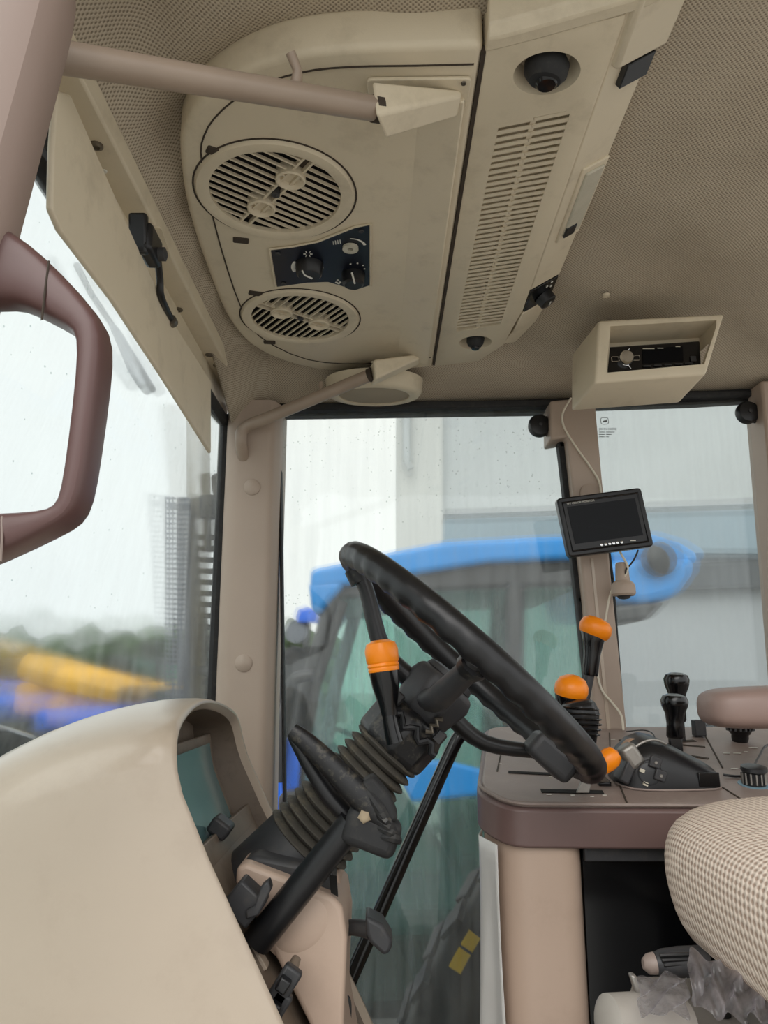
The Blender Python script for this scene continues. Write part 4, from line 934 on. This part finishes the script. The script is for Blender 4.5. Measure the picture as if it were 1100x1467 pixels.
obj('base_plate', MB().prism([Zp(u, v, -.33) for u, v in ((908, 1399), (1000, 1396), (1110, 1400), (1110, 1520), (900, 1520), (893, 1450))], (0, 0, -.006)), mat('plate_grey', (156, 150, 142), .5, .2, var=.1, dirt=(110, 102, 92), dirt_amt=.4), se, bevel=.002)
obj('bolt_hole', MB().lathe([(.008, 0), (.008, .002)], Zp(1035, 1455, -.3295), Zv, 16), dark, se)
le = obj('adjust_lever', MB().tube([Yp(938, 1380, .86), Yp(950, 1380, .86), Yp(975, 1378, .86), Yp(1012, 1376, .86)], [.010, .0135, .0145, .0145], 12), charc, se)
obj('lever_tip', MB().tube([Yp(921, 1381, .86), Yp(928, 1381, .86), Yp(938, 1380, .86)], [.005, .0095, .0105], 14), mauve, le)
for i in range(3): obj('lever_rib', MB().tube([Yp(945 + i * 3, 1369 + i * 7, .848), Yp(990, 1367 + i * 7, .848)], .002, 6), black, le)
def film2(a, b):
    u = 988 + a * 150; v = 1362 + a * 58 + b * (70 + 10 * math.sin(a * 7))
    p = Yp(u, v, .80 - a * .07 - .03 * b)
    return p + Vector((0, .005 * math.sin(a * 23 + b * 6) + .003 * math.sin(a * 41 - b * 9), .003 * math.sin(a * 29 + b * 3)))
obj('plastic_wrap', MB().grid(film2, 44, 10), glass('milky_wrap', (.8, .8, .82), .38, 0, hazecol=(.95, .92, .94)), se, solid=.0008, flip=False, angle=70)
def film3(a, b):
    u = 915 + a * 70; v = 1398 + b * 55 + 4 * math.sin(a * 8)
    return Yp(u, v, .80 - .05 * b) + Vector((0, .006 * math.sin(a * 13 + b * 11), 0))
obj('plastic_wrap', MB().grid(film3, 20, 12), film, se, solid=.0008, flip=False, angle=70)

# ================================================================ OUTSIDE, OWN TRACTOR
ex = thing('exhaust_stack', 'grey exhaust stack with perforated guard beside the windscreen', 'exhaust', (-.45, 1.75, -.5))
EY = 1.80
def eb(u0, u1, v0, v1, Y, d): return MB().prism([Yp(u0, v0, Y), Yp(u1, v0, Y), Yp(u1, v1, Y), Yp(u0, v1, Y)], (0, d, 0))
gd = obj('guard', eb(252, 271, 711, 1150, EY, .02), exg, ex, bevel=.006)
obj('guard_wing', eb(240, 253, 722, 730, EY, .004), exg, ex)
for k, (a, b) in enumerate(((236, 238.4), (241.3, 243.3), (246.3, 248.3))):
    obj('guard_strip', eb(a, b, 711, 1150, EY, .004), exg, gd, smooth=False)
r0 = None
for i in range(46):
    p = (Yp(236, 714 + i * 7.2, EY) + Yp(252, 714 + i * 7.2, EY)) / 2
    if r0 is None: r0 = obj('guard_rung', MB().box(p, (.026, .004, .0045)), exg, gd, smooth=False)
    else: piece(r0, p)
obj('pipe', MB().tube([Yp(285, 1180, EY + .07), Yp(285, 800, EY + .07), Yp(284, 640, EY + .07), Yp(283, 590, EY + .07)], [.030, .030, .029, .029], 20), exp_, ex)
obj('mount_arm', MB().tube([Yp(286, 960, EY + .07), Vector((-.30, 1.615, .0))], .012, 8), charc, ex)
obj('clamp', MB().tube([Yp(300, 742, EY + .05), Yp(300, 712, EY + .05)], [.022, .026], 12), charc, ex)
obj('bracket', MB().tube([Yp(312, 790, EY), Yp(314, 735, EY), Yp(300, 716, EY)], .011, 10, smooth=3), charc, ex)
ldr = obj('heat_shield', eb(296, 299, 740, 1150, EY + .02, .02), charc, ex); obj('heat_shield_edge', eb(313, 322, 690, 1150, EY + .02, .02), charc, ex)
rr0 = None
for i in range(20):
    p = Yp(306, 770 + i * 16, EY + .03)
    if rr0 is None: rr0 = obj('shield_rung', MB().box(p, (.036, .01, .012)), charc, ex, smooth=False)
    else: piece(rr0, p)
mi_ = thing('wing_mirror', 'dark mirror on an arm outside by the front pillar', 'mirror', Yp(318, 712, 1.75))
obj('head', MB().prism(rpoly([Yp(u, v, 1.72) for u, v in ((302, 680), (322, 676), (326, 712), (318, 735), (304, 705))], .01), (0, .03, 0)), charc, mi_, bevel=.004)
obj('arm', MB().tube([Yp(322, 700, 1.74), Yp(334, 660, 1.70), Yp(345, 612, 1.64)], .007, 8), charc, mi_)
wk = thing('work_lamp', 'grey work lamp hanging outside behind the sun visor', 'lamp', Yp(195, 550, 1.4))
obj('body', MB().prism([Yp(u, v, 1.38) for u, v in ((148, 450), (166, 465), (216, 548), (198, 556), (182, 530))], (0, .05, 0)), exg, wk, bevel=.008)
obj('stay', MB().tube([Yp(160, 465, 1.41), Yp(130, 420, 1.30), Yp(110, 380, 1.2)], .006, 8), charc, wk)
bn = thing('bonnet', 'dark engine bonnet edge outside in front of the cowl', 'bonnet', (-1.0, CY, -.9))
obj('hood', MB().loft([[Vector((x, CY + hw_ * c_, z0 + (-.7 if k in (0, 8) else (-.10 * (1 - math.sin(math.pi * k / 8)) if True else 0)))) for k, c_ in enumerate((-1, -1, -.9, -.6, 0, .6, .9, 1, 1))] for x, z0, hw_ in ((-.60, -.068, .38), (-.9, -.070, .38), (-1.5, -.14, .34), (-1.9, -.25, .30))], closed=True), gloss, bn, bevel=.01)
obj('hood_vent', MB().box((-1.0, CY - .288, -.38), (.3, .02, .1)), charc, bn, bevel=.004)
# rear tyre close outside the right window
TC = Vector((.905, 1.735, -1.015)); TR = .945
ty = thing('rear_tyre', 'large black rear tyre with yellow print outside the right window', 'tyre', (TC.x, TC.y, GZ))
obj('carcass', MB().annulus(TC, Yv, [(.52, -.04), (.63, -.05), (.78, -.057), (.885, -.057), (.918, -.05), (.925, -.04), (.925, 0), (.925, .04), (.88, .055), (.6, .055), (.5, .04)], 80), tyre, ty, angle=50)
l0 = None
for i in range(44):
    for s in (-1, 1):
        a = 2 * math.pi * (i + .25 * s) / 44
        c = TC + Vector((math.cos(a) * .927, s * .024, math.sin(a) * .925))
        Rr = Matrix.Rotation(-a, 3, 'Y') @ Matrix.Rotation(s * .6, 3, 'X')
        obj('lug', MB().box(c, (.014, .055, .07), Rr), tyre, ty, smooth=False)
for a0_, a1_ in ((147.2, 149.8), (144.8, 146.8)):
    P = []
    for i in range(6):
        a = math.radians(a0_ + (a1_ - a0_) * i / 5); P.append([TC + Vector((math.cos(a) * r, y, math.sin(a) * r)) for r, y in ((.872, -.056), (.898, -.054), (.898, -.0595), (.872, -.0595))])
    obj('sidewall_print', MB().loft(P), yell, ty)
obj('rim_disc', MB().lathe([(.53, -.035), (.50, -.02), (.30, -.01), (.12, -.03), (0, -.03)], TC, Yv, 40), mat('rim_green', (40, 110, 60), .4), ty)

# ================================================================ BLUE TRACTOR
BY = 3.5
bt = thing('blue_tractor', 'blue roofed tractor with green tinted glass parked outside the right window', 'tractor', (.5, BY + .8, GZ))
def bp(u, v, d=0): return Yp(u, v, BY + d)
roof_o = [(443, 842), (446, 818), (480, 810), (560, 792), (640, 776), (760, 768), (935, 764), (975, 776), (1000, 792), (998, 812), (985, 822), (900, 826), (830, 796), (760, 800), (640, 812), (560, 826), (500, 836), (470, 838)]
ro = obj('roof', MB().prism([bp(u, v) for u, v in ((443, 845), (445, 815), (480, 808), (560, 790), (640, 775), (760, 769), (935, 764), (975, 776), (1001, 792), (999, 808), (930, 806), (830, 800), (700, 806), (560, 828), (500, 838))], (0, 1.45, 0)), bluep, bt, bevel=.05, seg=4)
obj('roof_end', MB().prism([bp(u, v, -.02) for u, v in ((860, 800), (1000, 796), (996, 822), (972, 856), (925, 868), (880, 862), (868, 830))], (0, 1.4, 0)), bluep, bt, bevel=.05, seg=4)
obj('roof_corner', MB().prism([bp(u, v, .0) for u, v in ((441, 832), (500, 830), (478, 856), (455, 884), (445, 870))], (0, 1.4, 0)), bluep, bt, bevel=.03, seg=3)
obj('roof_lining', MB().prism([bp(u, v, .05) for u, v in ((470, 838), (560, 822), (700, 800), (840, 795), (842, 838), (700, 842), (560, 850), (480, 862))], (0, 1.3, 0)), charc, bt, bevel=.02)
lamp = obj('work_light', MB().lathe([(.065, .02), (.078, .0), (.078, -.03), (.065, -.045), (0, -.05)], bp(942, 802, -.03), Yv, 28), charc, bt)
obj('light_lens', MB().lathe([(.06, 0), (.04, -.01), (0, -.015)], bp(942, 802, -.075), Yv, 24), black, lamp)
obj('lamp_recess', MB().prism([bp(u, v, -.03) for u, v in ((880, 868), (955, 862), (930, 888), (885, 892))], (0, .6, 0)), charc, bt, bevel=.02)
for pts, r in (([(478, 850), (440, 985), (410, 1180), (400, 1400)], .035), ([(738, 835), (735, 1000), (730, 1200)], .045), ([(846, 830), (852, 1000), (858, 1300)], .05)):
    obj('cab_pillar', MB().tube([bp(u, v, .06) for u, v in pts], r, 10), charc, bt)
obj('far_pillar', MB().tube([bp(u, v, 1.3) for u, v in ((520, 840), (480, 985), (450, 1180))], .04, 10), charc, bt)
obj('far_pillar', MB().tube([bp(u, v, 1.3) for u, v in ((720, 840), (705, 1000), (700, 1150))], .06, 10), charc, bt)
obj('door_frame', MB().tube([bp(u, v, .02) for u, v in ((492, 862), (452, 985), (418, 1180), (405, 1330))], .022, 8), softblack, bt)
obj('door_glass', MB().prism([bp(u, v, .05) for u, v in ((486, 852), (838, 842), (852, 1100), (846, 1420), (420, 1440), (414, 1200), (446, 990))], (0, .008, 0)), blg, bt)
obj('far_glass', MB().prism([bp(u, v, 1.34) for u, v in ((510, 850), (838, 842), (852, 1100), (450, 1130), (470, 990))], (0, .008, 0)), blg, bt)
obj('mirror_arm', MB().tube([bp(u, v, -.05) for u, v in ((448, 968), (428, 970), (416, 985), (404, 1050), (396, 1120))], .028, 10, smooth=4), charc, bt)
obj('mirror_head', MB().prism(rpoly([bp(u, v, -.12) for u, v in ((398, 1136), (440, 1130), (448, 1240), (398, 1240))], .04), (0, .08, 0)), charc, bt, bevel=.015)
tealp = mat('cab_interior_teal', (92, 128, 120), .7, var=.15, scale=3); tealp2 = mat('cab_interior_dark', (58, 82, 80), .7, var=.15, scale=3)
obj('cab_seat', MB().prism([bp(u, v, .55) for u, v in ((640, 1160), (690, 1165), (760, 1010), (800, 1000), (815, 1030), (770, 1240), (640, 1235))], (0, .5, 0)), tealp2, bt, bevel=.04, seg=3)
obj('cab_console', MB().prism([bp(u, v, .7) for u, v in ((460, 1180), (560, 1120), (640, 1230), (660, 1420), (430, 1420))], (0, .4, 0)), tealp, bt, bevel=.04)
obj('cab_rail', MB().tube([bp(u, v, .12) for u, v in ((566, 1192), (612, 1190), (640, 1180), (680, 1150))], .022, 8, smooth=3), tealp2, bt)
obj('cab_wheel', MB().annulus(bp(520, 1080, .7), Vector((.6, -.2, .8)), [(.20, -.015), (.215, 0), (.23, -.015), (.215, -.03)], 32), tealp2, bt)
obj('cab_floor', MB().box((.45, BY + .75, -1.02), (1.5, 1.4, .1)), tealp2, bt)
obj('chassis', MB().box((.3, BY + .75, -1.35), (2.6, .6, .5)), charc, bt, bevel=.03)
obj('bonnet', MB().prism([bp(u, v, .4) for u, v in ((190, 1150), (420, 1070), (420, 1330), (190, 1330))], (0, .8, 0)), bluep2, bt, bevel=.08, seg=3)
obj('fender_panel', MB().prism([bp(u, v, -.02) for u, v in ((402, 1060), (432, 1050), (424, 1180), (420, 1330), (396, 1330))], (0, .1, 0)), bluep2, bt, bevel=.02)
obj('step_panel', MB().prism([bp(u, v, .0) for u, v in ((560, 1090), (640, 1090), (700, 1105), (690, 1140), (590, 1150))], (0, .04, 0)), bluep, bt, bevel=.015)
for (x, z, r) in ((1.25, GZ + .80, .80), (-1.05, GZ + .58, .58)):
    c = Vector((x, BY + .05, z)); wv = obj('wheel', MB().annulus(c, Yv, [(r * .55, -.16), (r * .8, -.2), (r * .97, -.17), (r, 0), (r * .97, .17), (r * .8, .2), (r * .55, .16)], 48), tyre, bt)
    obj('wheel_rim', MB().lathe([(r * .56, -.12), (r * .4, -.04), (r * .15, -.10), (0, -.10)], c, Yv, 32), exg, wv)
# beacon + rear view of another machine behind
bm_ = thing('parked_loader', 'dark loader machine with a blue beacon behind the blue tractor', 'loader', Yp(410, 1000, 7.5))
obj('mast', MB().prism([Yp(u, v, 7.5) for u, v in ((392, 935), (420, 925), (445, 930), (450, 1250), (388, 1250))], (0, 1.2, 0)), charc, bm_, bevel=.05)
for s_ in (-1, 1): obj('wheel', MB().lathe([(.15, -.2), (.42, -.16), (.45, 0), (.42, .16), (.15, .2)], (Yp(415, 1100, 7.5).x + s_ * .5, 7.6, GZ + .45), Yv, 20), tyre, bm_)
obj('beacon', MB().lathe([(.10, 0), (.11, .05), (.09, .12), (0, .15)], Yp(440, 892, 7.4), Zv, 16), bluep2, bm_)
obj('beacon_post', MB().tube([Yp(440, 892, 7.4), Yp(438, 935, 7.5)], .04, 8), charc, bm_)
obj('lamp', MB().lathe([(.11, -.03), (.11, .05), (0, .08)], Yp(424, 905, 7.4), Yv, 16), exg, bm_)

# ================================================================ BUILDING AND YARD
bu = thing('grey_shed', 'large grey metal shed behind the blue tractor', 'building', (6, 11, GZ))
def bx(u0, v0, u1, v1, u2, v2, u3, v3, Y, d): return MB().prism([Yp(u0, v0, Y), Yp(u1, v1, Y), Yp(u2, v2, Y), Yp(u3, v3, Y)], (0, d, 0))
obj('upper_wall', bx(634, 300, 2300, 200, 2300, 690, 634, 742, 10.0, 4), shed, bu, smooth=False)
obj('gutter', bx(634, 737, 2300, 680, 2300, 690, 634, 744, 9.95, .1), shed4, bu, smooth=False)
obj('canopy_fascia', bx(634, 744, 2300, 690, 2300, 800, 634, 790, 9.9, 4), shed2, bu, smooth=False)
obj('door_leaf', bx(640, 790, 2300, 795, 2300, 1200, 640, 1200, 10.05, 4), mat('shed_door_grey', (156, 161, 166), .6, var=.06, scale=1), bu, smooth=False)
obj('dark_band', bx(830, 815, 2300, 740, 2300, 800, 830, 850, 9.86, .1), shed4, bu, smooth=False)  # dark slanting band across the shed wall
obj('corner_post', bx(568, 300, 634, 300, 634, 1150, 568, 1150, 9.9, .6), shed3, bu, smooth=False)
obj('downpipe', MB().tube([Yp(582, 560, 9.8), Yp(582, 660, 9.8), Yp(588, 672, 9.8)], .05, 8), shed, bu)
hg = obj('hedge', MB().grid(lambda a, b: Vector((-26 + 24 * a, 34 + 2 * noise.noise(Vector((a * 30, b * 6, 0))), GZ + b * (3.6 + .9 * noise.noise(Vector((a * 20, 3, 1)))))), 90, 10), green, solid=1.0, flip=False)
tag(hg, 'low green hedge line along the horizon beyond the windscreen', 'hedge')
def machine(name, label, cat, u, v, Y, L, H, m, arm=True):
    c = Yp(u, v, Y); t = thing(name, label, cat, (c.x, c.y, GZ), 'machines across the yard')
    obj('body', MB().box((c.x, c.y, c.z), (L, 1.4, H)), m, t, bevel=.12, seg=3)
    obj('cab', MB().box((c.x + L * .2, c.y, c.z + H * .9), (L * .32, 1.2, H * .9)), charc, t, bevel=.08)
    for s in (-1, 1):
        obj('wheel', MB().lathe([(.2, -.25), (.6, -.2), (.65, 0), (.6, .2), (.2, .25)], (c.x + s * L * .32, c.y - .75, GZ + .65), Yv, 24), tyre, t)
    return t, c
t, c = machine('yellow_loader', 'yellow loader with a long sloping boom across the yard', 'loader', 150, 1000, 13, 2.4, .5, yellowp)
obj('boom', MB().tube([Yp(35, 955, 12), Yp(90, 968, 12), Yp(160, 985, 12), Yp(215, 1005, 12)], [.20, .26, .24, .22], 8), yellowp, t)
t, c = machine('blue_machine', 'royal blue machine low in the windscreen', 'machine', 175, 1032, 11, 1.9, .35, bluep2)
t, c = machine('blue_machine', 'royal blue machine at the far left edge', 'machine', -5, 992, 16, 2.4, .5, bluep2)
t, c = machine('green_machine', 'teal green machine behind the exhaust guard', 'machine', 205, 978, 15, 2.0, .6, mat('green_paint', (90, 150, 125), .5))
